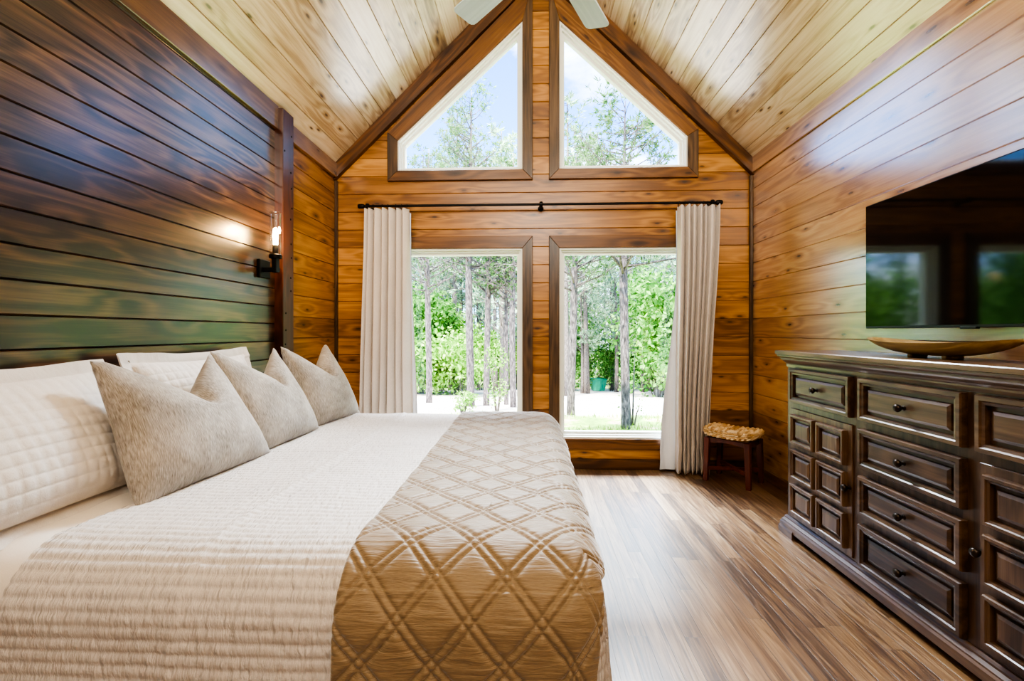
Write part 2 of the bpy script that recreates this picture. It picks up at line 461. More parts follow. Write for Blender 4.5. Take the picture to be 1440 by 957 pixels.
# near wall behind the viewer
bm = BM()
bm.faces.new([bm.verts.new(p) for p in ((XL, YF, 0), (XR, YF, 0), (XR, YF, EZ), (RX, YF, RZ), (XL, YF, EZ))])
groove(bm, (0,0,1), SEAM, 0.152, 0.0, RZ, (0,-1,0))
add_prism(bm, [(XL-.15, YF - 0.012, 0), (XR+.15, YF - 0.012, 0), (XR+.15, YF - 0.012, EZ), (RX, YF - 0.012, RZ+.15), (XL-.15, YF - 0.012, EZ)], (0, -0.1, 0))
build('wall_near', bm, M['pine_back'], kind='structure')

# ceiling slopes
for nm, x0, ax, into, mk in (('ceiling_left', XL, (S2,0,S2), (-S2,0,S2), 'ceil_l'), ('ceiling_right', XR, (-S2,0,S2), (S2,0,S2), 'ceil_r')):
    bm = BM()
    bm.faces.new([bm.verts.new(p) for p in ((x0, YF, EZ), (x0, YB, EZ), (RX, YB, RZ), (RX, YF, RZ))])
    a = Vector(ax); lo = a.dot(Vector((x0, 0, EZ))); hi = a.dot(Vector((RX, 0, RZ)))
    groove(bm, ax, 0.0, CPITCH, lo, hi, into)
    sg = -1 if x0 < RX else 1
    q = Vector(into) * 0.012
    p0 = Vector((x0, YF - 0.1, EZ)) + q - a * 0.25; p1 = Vector((RX, YF - 0.1, RZ)) + q + a * 0.0
    n = Vector(into) * 0.14
    add_prism(bm, [p0, p1, p1 + n, p0 + n], (0, YB - YF + 0.5, 0))
    build(nm, bm, M[mk], kind='structure')

# eave boards, rake boards, corner beads, post, baseboards
tn = 0
def trim(bm, mats):
    global tn
    tn += 1
    return build('trim_%d' % tn, bm, mats, kind='structure')
bm = BM(); add_box(bm, XL, YF, 2.44, XL + 0.05, 2.86, 2.59, 0.003); trim(bm, M['band_dark'])
bm = BM(); add_box(bm, XL, 2.985, 2.45, XL + 0.03, YB - 0.04, 2.57, 0.003); trim(bm, M['trim_y'])
M['band_right'] = wood('eave board with painted sheen', HY_, HZ, PINE_R, ks=(1.4, 5.0), rough=0.36, spec=0.75, coat=1.0, coat_rough=0.22, coat_ior=3.5)  # lighter pine colour imitates the window sheen on this board
bm = BM(); add_box(bm, XR - 0.014, YF, 2.445, XR, YB - 0.04, 2.575, 0.003); trim(bm, M['band_right'])
DR = 0.185
for sgn, mk in ((1, 'trim_dl'), (-1, 'trim_dr')):
    bm = BM()
    xe = XL if sgn > 0 else XR
    pts = [(xe, YB, EZ), (RX, YB, RZ), (RX, YB, RZ - DR), (xe, YB, EZ - DR + 0.05)]
    add_prism(bm, pts, (0, -0.045, 0), 0, 0.003)
    trim(bm, M[mk])
for x in (XL + 0.012, XR - 0.012):
    bm = BM(); add_box(bm, x - 0.012, YB - 0.026, 0.0, x + 0.012, YB, 2.43, 0.003); trim(bm, M['trim_z'])
bm = BM(); add_box(bm, XL, 2.848, 0.0, -1.575, 2.98, 2.575, 0.004)
rg = random.Random(4)
for k in range(16):                       # dark pegged nail heads on the post face
    z = 0.7 + 1.85 * k / 16 + rg.uniform(-.03, .03); y = 2.875 + rg.choice((0.0, 0.075)) + rg.uniform(-.01, .01)
    add_lathe(bm, [(0.0065, -0.001), (0.0065, 0.002), (0.003, 0.003)], 8, Matrix.Translation((-1.575, y, z)) @ Matrix.Rotation(PI/2, 4, 'Y'), mi=1)
trim(bm, [M['post'], M['rubber']])
def baseboard(nm, *b, mk='trim_x'):
    bm = BM(); add_box(bm, *b, 0.004); build(nm, bm, M[mk], kind='structure')
baseboard('baseboard_back', XL + 0.02, YB - 0.02, 0.0, XR - 0.02, YB + 0.002, 0.085)
baseboard('baseboard_right', XR - 0.02, YF, 0.0, XR + 0.002, YB - 0.03, 0.085, mk='trim_y')
baseboard('baseboard_left', XP - 0.002, YF, 0.0, XP + 0.018, 2.845, 0.085, mk='trim_y')

# windows: casing boards, vinyl frame, pane
def window(n, op, outer, boards, mats):
    """op/outer: matching convex polygons (x,z), counter-clockwise"""
    N = len(op)
    bm = BM()
    i1 = inset_poly(op, 0.014); i2 = inset_poly(op, 0.046)
    def ring(a, b, y0, y1):
        for i in range(N):
            j = (i + 1) % N
            add_prism(bm, [(a[i][0], y0, a[i][1]), (a[j][0], y0, a[j][1]), (b[j][0], y0, b[j][1]), (b[i][0], y0, b[i][1])], (0, y1 - y0, 0))
    ring(op, i1, YB - 0.012, YB + 0.16)
    ring(i1, i2, YB + 0.05, YB + 0.10)
    i3 = inset_poly(op, 0.026)
    ring(i1, i3, YB + 0.02, YB + 0.05)
    o = build('window_%d' % n, bm, M['white'], kind='structure')
    bm = BM(); i4 = inset_poly(op, 0.04)
    bm.faces.new([bm.verts.new((x, YB + 0.078, z)) for x, z in i4])
    build('pane', bm, M['pane'], o)
    bm = BM()
    for i in range(N):
        j = (i + 1) % N
        if boards[i] is None: continue
        a, b = op, outer
        add_prism(bm, [(a[i][0], YB + 0.001, a[i][1]), (a[j][0], YB + 0.001, a[j][1]), (b[j][0], YB + 0.001, b[j][1]), (b[i][0], YB + 0.001, b[i][1])], (0, -0.03, 0), boards[i], 0.0025)
    build('casing', bm, mats, o)
    return o
CW = 0.086
def rect(x0, z0, x1, z1): return [(x0, z0), (x1, z0), (x1, z1), (x0, z1)]
cm = [M['trim_x'], M['trim_z'], M['trim_dl'], M['trim_dr']]
window(1, rect(OL[0], ZB0, OL[1], ZB1), rect(OL[0] - CW, ZB0 - CW, OL[1] + CW, ZB1 + 0.1), (0, 1, 0, 1), cm)
window(2, rect(OR[0], ZB0, OR[1], ZB1), rect(OR[0] - CW, ZB0 - CW, OR[1] + CW, ZB1 + 0.1), (0, 1, 0, 1), cm)
def rl(x): return roof(x) - DR
a, b = OL[0] - CW, OL[1] + CW
window(3, [(OL[0], ZU0), (OL[1], ZU0), (OL[1], ZUA), (OL[0], ZUS)], [(a, ZU0 - CW), (b, ZU0 - CW), (b, rl(b)), (a, rl(a))], (0, 1, 2, 1), cm)
a, b = OR[0] - CW, OR[1] + CW
window(4, [(OR[0], ZU0), (OR[1], ZU0), (OR[1], ZUS), (OR[0], ZUA)], [(a, ZU0 - CW), (b, ZU0 - CW), (b, rl(b)), (a, rl(a))], (0, 1, 3, 1), cm)

# ------------------------------------------------------------------ curtains and rod
RY, RODZ = 3.725, 2.185
rod = thing('curtain_rod', 'long thin black curtain rod above the two lower windows', 'curtain rod', (0.09, RY, RODZ))
RO = rod.location.copy()
bm = BM(); add_tube(bm, [(-1.375, RY, RODZ), (1.50, RY, RODZ)], 0.0105, 12); build('rod', bm, M['black'], rod, True, RO, 40)
for sx in (-1, 1):
    bm = BM()
    x = -1.375 if sx < 0 else 1.50
    add_lathe(bm, [(0.012, -0.006), (0.017, 0.0), (0.02, 0.012), (0.02, 0.04), (0.015, 0.048), (0.004, 0.05)], 14, Matrix.Translation((x, RY, RODZ)) @ Matrix.Rotation(sx * PI/2, 4, 'Y'))
    build('finial', bm, M['black'], rod, True, RO, 40)
for x in (-1.345, 0.092, 1.47):
    bm = BM()
    add_tube(bm, [(x, YB - 0.001, RODZ - 0.008), (x, RY, RODZ - 0.008)], 0.008, 8)
    add_lathe(bm, [(0.024, 0), (0.024, 0.006), (0.018, 0.01)], 14, Matrix.Translation((x, YB, RODZ - 0.008)) @ Matrix.Rotation(PI/2, 4, 'X'))
    add_lathe(bm, [(0.015, -0.014), (0.023, -0.009), (0.023, 0.009), (0.015, 0.014)], 14, Matrix.Translation((x, RY, RODZ)) @ Matrix.Rotation(PI/2, 4, 'Y'))
    build('bracket', bm, M['black'], rod, True, RO, 40)

def smooth(t):
    t = max(0.0, min(1.0, t)); return t * t * (3 - 2 * t)
def curtain(label, xt, xb, folds, seed, flip, lining, zb=0.012):
    """xt/xb: left and right at the top and the bottom"""
    base = ((xb[0] + xb[1]) / 2, RY, 0.0)
    th = thing('curtain', label, 'curtain', base)
    rg = random.Random(seed)
    NU, NV = 201, 60
    ZT = 2.155
    amp = [rg.uniform(0.6, 1.35) for _ in range(folds + 1)]
    pos = [0.0]
    for k in range(folds): pos.append(pos[-1] + rg.uniform(0.5, 1.7))
    pos = [p / pos[-1] for p in pos]
    def phase(u):
        for k in range(folds):
            if u <= pos[k+1] + 1e-9:
                return k + (u - pos[k]) / (pos[k+1] - pos[k]), amp[k]
        return folds, amp[-1]
    def P(i, j):
        u = i / (NU - 1); v = j / (NV - 1)          # v 0 top .. 1 bottom
        z = ZT + (zb - ZT) * v
        ph, am = phase(u)
        w = smooth(v * 1.1)
        x = (xt[0] + (xt[1] - xt[0]) * u) * (1 - w) + (xb[0] + (xb[1] - xb[0]) * u) * w
        A = (0.050 + 0.016 * w + 0.018 * noise.noise((u * 4, v * 1.3, seed + 31)) * w) * am
        drift = 0.55 * noise.noise((u * 2.5, v * 1.2, seed)) * v
        wv = 2 * abs(math.sin(PI * (ph + drift))) ** (0.75 + 0.35 * v) - 1
        y = RY - 0.004 - A * wv * 0.85 + 0.012 * noise.noise((u * 5, v * 4, seed + 9)) * v
        x += 0.012 * math.cos(2 * PI * (ph + drift)) * (0.5 + v)
        # soft break where the hem meets the floor
        if v > 0.86: x += 0.012 * noise.noise((u * 9, v * 14, seed + 3)); y += 0.018 * noise.noise((u * 8, v * 16, seed + 5))
        z += 0.006 * abs(wv) if j == 0 else 0
        return Vector((x, min(y, YB - 0.036), z))
    bm = BM()
    add_grid(bm, NU, NV, P, lambda i, j: (i / (NU - 1) * 0.9, j / (NV - 1) * 2.15))
    o = build('curtain_panel', bm, M['curtain'], th, True, base)
    sol = o.modifiers.new('thickness', 'SOLIDIFY'); sol.thickness = 0.003
    bm = BM()
    li = lining
    def Q(i, j):
        u = i / 24; v = j / 49
        z = ZT - 0.02 + (zb + 0.004 - ZT + 0.02) * v
        e = P(0 if li['side'] < 0 else NU - 1, int(v * (NV - 1)))
        wd = li['top'] + (li['bot'] - li['top']) * smooth((v - li['start']) / (1 - li['start']))
        x = e.x + li['side'] * (wd * u - 0.035 * (1 - u))
        y = max(e.y, RY) + 0.014 + 0.010 * math.sin(u * 9 + v * 2) * u
        if v > 0.8: x += 0.01 * noise.noise((u * 6, v * 12, seed))
        return Vector((x, min(y, YB - 0.035), z))
    add_grid(bm, 25, 50, Q, lambda i, j: (i / 24 * 0.3, j / 49 * 2.1))
    build('lining', bm, M['lining'], th, True, base)
    for k in range(folds + 1):
        x = xt[0] + (xt[1] - xt[0]) * min(0.97, max(0.03, pos[k]))
        bm = BM()
        n = 18
        pts = [(x + 0.004 * math.sin(q), RY + 0.017 * math.cos(q), RODZ - 0.006 + 0.0185 * math.sin(q)) for q in [2*PI*m/n for m in range(n + 1)]]
        add_tube(bm, pts, 0.0022, 6)
        add_tube(bm, [(x, RY, RODZ - 0.024), (x, RY, RODZ - 0.036)], 0.002, 6)
        build('ring', bm, M['black'], th, True, base)
    return th
curtain('cream curtain gathered at the left end of the rod, behind the bed', (-1.37, -1.005), (-1.40, -0.985), 7, 3, False, dict(side=1, top=0.008, bot=0.045, start=0.1))
curtain('cream curtain gathered at the right end of the rod, beside the woven stool', (1.192, 1.525), (1.17, 1.43), 7, 8, True, dict(side=-1, top=0.004, bot=0.125, start=0.2))

# ------------------------------------------------------------------ bed
bed = thing('bed', 'large bed with white bedding standing against the dark plank wall', 'bed', (-0.7, 2.0, 0.0))
BO = bed.location.copy()
ZT = 0.605
bm = BM()
add_box(bm, -1.60, 1.17, 0.12, 0.085, 2.84, 0.345, 0.02, 0, 2); build('box_spring', bm, M['sheet'], bed, True, BO, 40)
bm = BM(); add_box(bm, -1.605, 1.10, 0.345, 0.10, 2.88, ZT, 0.05, 0, 4); build('mattress', bm, M['sheet'], bed, True, BO, 40)
for x in (-1.5, 0.0):
    for y in (1.25, 2.76):
        bm = BM(); add_lathe(bm, [(0.028, 0.0), (0.035, 0.12)], 12, Matrix.Translation((x, y, 0))); build('leg', bm, M['black'], bed, True, BO, 40)

XFOOT, YN, YFAR = 0.075, 1.15, 2.86
RXE, RYN, RYF = 0.10, 0.16, 0.13
ZC = 0.618
def drape(s, t, lift=0.0, flare=0.10):
    ex = max(0.0, s - XFOOT)
    ey = YN - t if t < YN else (t - YFAR if t > YFAR else 0.0)
    sy = -1 if t < YN else 1
    px, py = min(s, XFOOT), min(max(t, YN), YFAR)
    d = max(ex, ey)
    if d <= 1e-9:
        return Vector((px, py, ZC + lift)), Vector((0, 0, 1)), 0.0
    ang = math.atan2(ey, ex)
    dx, dy = math.cos(ang), sy * math.sin(ang)
    Ry = RYN if sy < 0 else RYF
    Rr = RXE * dx * dx + Ry * dy * dy
    if d < Rr * PI / 2:
        q = d / Rr
        off = (Rr + lift) * math.sin(q); dz = Rr - (Rr + lift) * math.cos(q)
        nz, nh = math.cos(q), math.sin(q)
    else:
        e = d - Rr * PI / 2
        off = Rr + lift + flare * e; dz = Rr + e
        nz, nh = 0.0, 1.0
    return Vector((px + dx * off, py + dy * off, ZC - dz)), Vector((dx * nh, dy * nh, nz)), d

DROP = 0.60
def shp(i, j):
    s = -1.60 + 0.52 * i / 15; t = YN - DROP - 0.03 + (YFAR - YN + 2 * DROP) * j / 139
    p, n, d = drape(s, t, -0.009)
    p = p + n * (0.006 * noise.noise((s * 5, t * 6, 2.2)) - 0.003)
    p.z = max(p.z, 0.03)
    return p
bm = BM(); add_grid(bm, 16, 140, shp); build('flat_sheet', bm, M['sheet'], bed, True, BO)
# coverlet
S0 = -1.215
ns, nt = 230, 690
s_end = XFOOT + DROP; t0 = YN - DROP - 0.06; t1 = YFAR + DROP + 0.03
def cov(i, j):
    s = S0 + (s_end - S0) * i / (ns - 1)
    t = t0 + (t1 - t0) * j / (nt - 1)
    p, n, d = drape(s, t)
    ch = 0.0042 * abs(math.sin(PI * t / 0.027)) ** 0.6
    # head edge slightly ruffled, top gently uneven
    w = 0.006 * noise.noise((s * 3, t * 3, 1.3)) + 0.003 * noise.noise((s * 9, t * 7, 4.1))
    if d > 0.15:
        w += 0.018 * smooth((d - 0.15) / 0.3) * noise.noise((p.x * 3.2 + 3, p.y * 3.2, p.z * 1.2))
    # overlapped seam
    sd = s + 0.795
    st = 0.005 * math.exp(-(sd / 0.009) ** 2) + (0.0035 if sd < 0 else 0.0) * math.exp(min(0, sd) / 0.05)
    p = p + n * (ch + w + st)
    if i == 0: p.z = min(p.z, 0.60) if d < 0.01 else p.z
    p.z = max(p.z, 0.03)
    return p
bm = BM()
add_grid(bm, ns, nt, cov, lambda i, j: (S0 + (s_end - S0) * i / (ns - 1), t0 + (t1 - t0) * j / (nt - 1)))
co = build('coverlet', bm, M['coverlet'], None, True)
tag(co, 'white channel-stitched coverlet spread over the bed under the tan quilt', 'coverlet')

# folded quilt across the foot
Q0, Q1 = -0.435, 0.075
def qh(u, v):
    P_ = 0.158
    best = 1.0
    for w in (u + v, u - v):
        for o in (0.0, 0.027):
            m = (w + o) % P_
            best = min(best, m, P_ - m)
    return 0.0085 * (1 - math.exp(-best / 0.0065))
qs, qt = 190, 1050
qt0, qt1 = YN - DROP - 0.02, YFAR + DROP - 0.05
def qp(i, j, lift):
    s = Q0 + (XFOOT + 0.135 - Q0) * i / (qs - 1)
    t = qt0 + (qt1 - qt0) * j / (qt - 1)
    p, n, d = drape(s, t, 0.012)
    w = 0.006 * noise.noise((s * 3, t * 3, 1.3)) + 0.003 * noise.noise((s * 9, t * 7, 4.1)) + 0.004 * noise.noise((s * 11, t * 9, 9.0))
    ey = max(YN - t, 0)
    if ey > 0.15:
        w += 0.022 * smooth((ey - 0.15) / 0.3) * noise.noise((p.x * 3.2 + 3, p.y * 3.2, p.z * 1.2)) + 0.004
    e = min(i, qs - 1 - i) / 5.0
    edge = 1.0 if e >= 1 else math.sqrt(max(0, 1 - (1 - e) ** 2))
    s2 = s + 0.006 * noise.noise((t * 2.5, 0.3, 2.0 if i < qs / 2 else 7.0))
    p = p + n * (w + 0.012 * edge + qh(s - Q0, t) * edge - 0.010)
    p.x += s2 - s
    p.z = max(p.z, 0.045)
    return p
bm = BM()
add_grid(bm, qs, qt, lambda i, j: qp(i, j, 0), lambda i, j: (Q0 + (XFOOT + 0.135 - Q0) * i / (qs - 1), qt0 + (qt1 - qt0) * j / (qt - 1)))
qo = build('quilt', bm, M['quilt'], None, True)
tag(qo, 'tan diamond-stitched quilt folded across the foot of the bed', 'quilt')

# pillows
def pillow_bm(w, h, t, chop=0.0, seed=0, chopx=0.0, flange=0.0, quilted=0.0, n=49):
    if quilted > 0: n = 141
    bm = BM()
    rings = []
    def pos(i, j, side):
        u = -1 + 2 * i / (n - 1); v = -1 + 2 * j / (n - 1)
        uu = math.copysign(abs(u) ** 0.85, u); vv = math.copysign(abs(v) ** 0.85, v)
        x = w / 2 * uu * (1 - 0.07 * (1 - vv * vv)); y = h / 2 * vv * (1 - (0.07 if vv > 0 else 0.02) * (1 - uu * uu))
        a = max(0.0, (1 - abs(uu) ** 2.4) * (1 - abs(vv) ** 2.4))
        th = t / 2 * a ** 0.5
        th *= 1.0 + 0.22 * (-vv)                       # fuller at the bottom
        if chop > 0:
            x *= 1 - 0.12 * vv
            du = uu - chopx
            g0 = max(0.0, 1 - abs(du) / (0.78 if du > 0 else 1.05)) ** 1.1
            g = g0 * smooth((vv + 0.3) / 1.3)
            y -= chop * g
            th *= 1 + 0.15 * g - 0.55 * math.exp(-(du / 0.10) ** 2) * smooth((vv - 0.1) / 0.9)
        wr = noise.noise((x * 5 + seed, y * 5, side * 3.0)) * 0.010 + noise.noise((x * 14 + seed, y * 14, side * 5.0)) * 0.004
        th += wr * a ** 0.4
        if quilted > 0:
            g = min(abs(math.sin(PI * x / quilted)), 1) * min(abs(math.sin(PI * y / quilted)), 1)
            th += 0.006 * g ** 0.4 * a ** 0.3
        # gathered corners
        cr = (abs(uu) ** 6) * (abs(vv) ** 6)
        th += 0.006 * cr * math.sin(30 * (uu - vv))
        return Vector((x, y, side * max(th, 0.0)))
    uvl = bm.loops.layers.uv.verify()
    vs = {}
    for side in (1, -1):
        for i in range(n):
            for j in range(n):
                edge = i in (0, n-1) or j in (0, n-1)
                if side < 0 and edge: vs[(side, i, j)] = vs[(1, i, j)]
                else: vs[(side, i, j)] = bm.verts.new(pos(i, j, side))
    for side in (1, -1):
        for i in range(n - 1):
            for j in range(n - 1):
                q = [(i, j), (i+1, j), (i+1, j+1), (i, j+1)]
                if side < 0: q = q[::-1]
                f = bm.faces.new([vs[(side, a, b)] for a, b in q])
                for lp, (a, b) in zip(f.loops, q):
                    lp[uvl].uv = (a / (n-1) * w + seed, b / (n-1) * h)
    if flange > 0:
        idx = [(i, 0) for i in range(n)] + [(n-1, j) for j in range(1, n)] + [(i, n-1) for i in range(n-2, -1, -1)] + [(0, j) for j in range(n-2, 0, -1)]
        loop = [vs[(1, a, b)] for a, b in idx]
        for side in (1, -1):
            outv = []
            for (a, b), v in zip(idx, loop):
                u = -1 + 2 * a / (n-1); q = -1 + 2 * b / (n-1)
                dx = math.copysign(1, u) if abs(u) == 1 else 0; dy = math.copysign(1, q) if abs(q) == 1 else 0
                outv.append(bm.verts.new(v.co + Vector((dx * flange, dy * flange, side * 0.003 + 0.012 * noise.noise((v.co.x * 8, v.co.y * 8, seed))))))
            m = len(loop)
            for k in range(m):
                k2 = (k + 1) % m
                q = (loop[k], loop[k2], outv[k2], outv[k])
                try: f = bm.faces.new(q if side > 0 else q[::-1])
                except ValueError: continue
                for lp in f.loops: lp[uvl].uv = (lp.vert.co.x + seed, lp.vert.co.y)
    return bm
def place_pillow(name, label, cat, bm, mat, loc, tilt, yaw=0.0, roll=0.0, group=None):
    o = build(name, bm, mat, None, True)
    # local x -> along the wall (+y), local y -> up and back, local z -> towards the room
    B = Matrix(((0, -math.sin(tilt), math.cos(tilt)), (1, 0, 0), (0, math.cos(tilt), math.sin(tilt)))).to_4x4()
    o.matrix_world = Matrix.Translation(loc) @ Matrix.Rotation(yaw, 4, 'Z') @ B @ Matrix.Rotation(roll, 4, 'Z')
    tag(o, label, cat, group)
    return o
place_pillow('sham_pillow', 'white quilted sham against the dark wall at the near left corner of the bed', 'pillow', pillow_bm(0.72, 0.42, 0.17, 0.0, 3.0, 0, 0.045, 0.036), M['sham'], (-1.445, 1.20, 0.815), R(27), R(0), 0, 'white shams against the wall')
place_pillow('sham_pillow', 'white quilted sham mostly hidden behind the two nearest oatmeal pillows', 'pillow', pillow_bm(0.70, 0.42, 0.16, 0.0, 7.0, 0, 0.04, 0.036), M['sham'], (-1.475, 2.05, 0.825), R(20), R(0), 0, 'white shams against the wall')
PG = 'oatmeal throw pillows in a row'
place_pillow('throw_pillow', 'oatmeal throw pillow nearest the viewer, largest in view, with a chopped top', 'pillow', pillow_bm(0.57, 0.50, 0.20, 0.16, 1.0, 0.2), M['linen'], (-1.270, 1.640, 0.827), R(28), R(-4), 0, PG)
place_pillow('throw_pillow', 'oatmeal throw pillow in the middle of the row of three', 'pillow', pillow_bm(0.53, 0.50, 0.19, 0.15, 11.0, 0.2), M['linen'], (-1.270, 2.150, 0.832), R(26), R(-2), 0, PG)
place_pillow('throw_pillow', 'oatmeal throw pillow farthest away, next to the left curtain', 'pillow', pillow_bm(0.50, 0.50, 0.20, 0.15, 23.0, 0.1), M['linen'], (-1.260, 2.690, 0.832), R(24), R(-8), 0, PG)

# ------------------------------------------------------------------ sconce on the dark wall
sc_ = thing('wall_sconce', 'black wall sconce with clear glass cylinder and glowing bulb by the post', 'wall lamp', (XP, 2.70, 1.52))
SO = sc_.location.copy()
sx, sy = XP + 0.105, 2.665
bm = BM(); add_box(bm, XP, 2.655, 1.47, XP + 0.022, 2.765, 1.58, 0.004); build('backplate', bm, M['black'], sc_, False, SO)
bm = BM()
add_box(bm, XP + 0.02, sy + 0.015, 1.505, sx + 0.012, sy + 0.041, 1.531, 0.003)
add_box(bm, sx - 0.014, sy - 0.01, 1.498, sx + 0.014, sy + 0.03, 1.588, 0.003)
build('arm', bm, M['black'], sc_, False, SO)
bm = BM(); add_lathe(bm, [(0.012, 0), (0.034, 0.0), (0.036, 0.006), (0.036, 0.02), (0.03, 0.026), (0.016, 0.027), (0.016, 0.075), (0.013, 0.08)], 20, Matrix.Translation((sx, sy + 0.01, 1.583))); build('socket', bm, M['black'], sc_, True, SO, 40)
bm = BM()
add_lathe(bm, [(0.031, 0.0), (0.031, 0.245), (0.0325, 0.248), (0.032, 0.252), (0.029, 0.251), (0.0292, 0.246)], 32, Matrix.Translation((sx, sy + 0.01, 1.606)), caps=False)
build('glass_shade', bm, M['lampglass'], sc_, True, SO, 50)
bm = BM(); add_lathe(bm, [(0.011, 0.0), (0.013, 0.01), (0.015, 0.03), (0.015, 0.085), (0.011, 0.1), (0.003, 0.107)], 16, Matrix.Translation((sx, sy + 0.01, 1.662))); build('bulb', bm, M['bulb'], sc_, True, SO, 60)
L = bpy.data.lights.new('sconce_light', 'POINT'); L.energy = 5.0; L.color = (1.0, 0.6, 0.25); L.shadow_soft_size = 0.03
lo = newobj('sconce_light', L); lo.location = (sx + 0.05, sy + 0.01, 1.75)

# ------------------------------------------------------------------ dresser
XFR = 1.47
dr = thing('dresser', 'dark brown panelled sideboard with drawers and doors along the right wall', 'dresser', (1.63, 1.835, 0.0))
DO = dr.location.copy()
Y0, Y1 = 1.015, 2.655
bm = BM()
add_box(bm, XFR, Y0, 0.09, 1.80, Y1, 0.965, 0.004)
# turned-looking wavy corner stile on the far end
prof = []
for k in range(40):
    z = 0.10 + 0.86 * k / 39
    prof.append((XFR + 0.002, Y1 - 0.03 + 0.034 + 0.004 * math.sin(z * 24) , z))
build('carcass', bm, M['dres_z'], dr, False, DO)
bm = BM()
def rl_(bm, rects):
    add_loft(bm, [[(x0, y0, z), (x1, y0, z), (x1, y1, z), (x0, y1, z)] for x0, y0, x1, y1, z in rects])
XB = 1.805
def around(d, z): return (XFR - d, Y0 - d, XB, Y1 + d, z)
rl_(bm, [around(0.003, 0.945), around(0.006, 0.957), around(0.006, 0.963), around(0.012, 0.972), around(0.024, 0.984), around(0.027, 0.990), around(0.027, 0.996), around(0.038, 1.003), around(0.040, 1.008), around(0.040, 1.014), around(0.047, 1.016), around(0.047, 1.032), around(0.044, 1.036)])
build('top', bm, M['dres_top'], dr, False, DO)
bm = BM()
rl_(bm, [around(0.028, 0.03), around(0.028, 0.062), around(0.022, 0.07), around(0.022, 0.076), around(0.012, 0.086), around(0.012, 0.094), around(0.004, 0.104)])
for y in (Y0 - 0.034, Y1 - 0.10):
    rl_(bm, [(XFR - 0.034, y, XFR + 0.10, y + 0.134, 0.0), (XFR - 0.034, y, XFR + 0.10, y + 0.134, 0.034), (XFR - 0.028, y + 0.004, XFR + 0.1, y + 0.13, 0.044)])
    add_box(bm, XB - 0.10, y + 0.01, 0.0, XB, y + 0.12, 0.04)
build('plinth', bm, M['dres_y'], dr, False, DO)
def raised(bm, y0, y1, z0, z1, x=XFR, fw=0.030, gap=0.016, thick=0.026):
    """projecting frame, sunk field and fielded panel as nested rectangles"""
    steps = [(0.0, 0.0), (0.0, -thick * 0.75), (0.003, -thick), (fw * 0.55, -thick), (fw * 0.7, -thick * 0.8), (fw, -thick * 0.72), (fw + 0.001, -0.002),
             (fw + gap, -0.002), (fw + gap + 0.001, -0.012), (fw + gap + 0.012, -0.017), (fw + gap + 0.014, -0.017)]
    loops = []
    for i, dx in steps:
        loops.append([(x + dx, y0 + i, z0 + i), (x + dx, y1 - i, z0 + i), (x + dx, y1 - i, z1 - i), (x + dx, y0 + i, z1 - i)])
    add_loft(bm, loops)
def knob_bm(y, z, x=XFR - 0.014):
    bm = BM()
    add_lathe(bm, [(0.011, 0.0), (0.011, 0.003), (0.006, 0.006), (0.006, 0.014), (0.012, 0.019), (0.0155, 0.026), (0.0155, 0.031), (0.011, 0.037), (0.003, 0.039)], 18, Matrix.Translation((x, y, z)) @ Matrix.Rotation(-PI/2, 4, 'Y'))
    return bm
cols = [(2.125, 2.604), (1.587, 2.070), (1.053, 1.540)]
def drawer(y0, y1, z0, z1):
    bm = BM(); raised(bm, y0, y1, z0, z1)
    d = build('drawer', bm, M['dres_y'], dr, False, DO)
    k = build('knob', knob_bm((y0 + y1) / 2, (z0 + z1) / 2), M['iron'], d, True, DO, 40)
    return d
def door(y0, y1, z0, z1, knob_y):
    bm = BM()
    add_box(bm, XFR - 0.008, y0, z0, XFR + 0.001, y1, z1, 0.002)
    w = (y1 - y0 - 0.030 * 2 - 0.028) / 2; h = (z1 - z0 - 0.03 * 2 - 0.03 * 2) / 3
    for a in range(2):
        for b in range(3):
            ya = y0 + 0.030 + a * (w + 0.028); za = z0 + 0.03 + b * (h + 0.03)
            raised(bm, ya, ya + w, za, za + h, XFR - 0.008, 0.022, 0.015, 0.024)
    d = build('door', bm, M['dres_z'], dr, False, DO)
    build('knob', knob_bm(knob_y, 0.43, XFR - 0.008), M['iron'], d, True, DO, 40)
    hy = y1 if knob_y < (y0 + y1) / 2 else y0
    for z in (z0 + 0.07, z1 - 0.07):
        bm = BM(); add_tube(bm, [(XFR - 0.009, hy, z - 0.022), (XFR - 0.009, hy, z + 0.022)], 0.005, 8)
        build('hinge', bm, M['iron'], d, True, DO, 40)
for y0, y1 in cols: drawer(y0, y1, 0.752, 0.938)
for z0, z1 in ((0.545, 0.716), (0.335, 0.508), (0.110, 0.296)): drawer(cols[1][0], cols[1][1], z0, z1)
door(cols[0][0], cols[0][1] + 0.01, 0.115, 0.718, cols[0][0] + 0.014)
door(cols[2][0] - 0.01, cols[2][1], 0.115, 0.718, cols[2][1] - 0.014)

# bowl on the dresser
bw = thing('dough_bowl', 'long shallow carved wooden dough bowl on the sideboard under the television', 'bowl', (1.63, 1.90, 1.036))
def bowl_sec(k, inner):
    # k 0..1 along length; returns loop of points across (u-shaped)
    pass
bm = BM()
NL, NC = 33, 13
def bowl_pt(k, c, inner):
    q = -1 + 2 * k / (NL - 1); a = max(0.0, 1 - abs(q) ** 2.2)
    hw = 0.004 + 0.112 * a ** 0.6
    rim = 0.062 + 0.020 * abs(q) ** 2.5
    bot = 0.010 + 0.062 * abs(q) ** 2.6
    ln = 0.335
    if inner:
        hw = max(0.001, hw - 0.013); bot = min(rim - 0.001, bot + 0.012); ln = 0.322
    s = -1 + 2 * c / (NC - 1)
    z = bot + (rim - bot) * abs(s) ** 2.4
    return Vector((s * hw, q * ln, z))
vo = [[bm.verts.new(bowl_pt(i, j, False)) for j in range(NC)] for i in range(NL)]
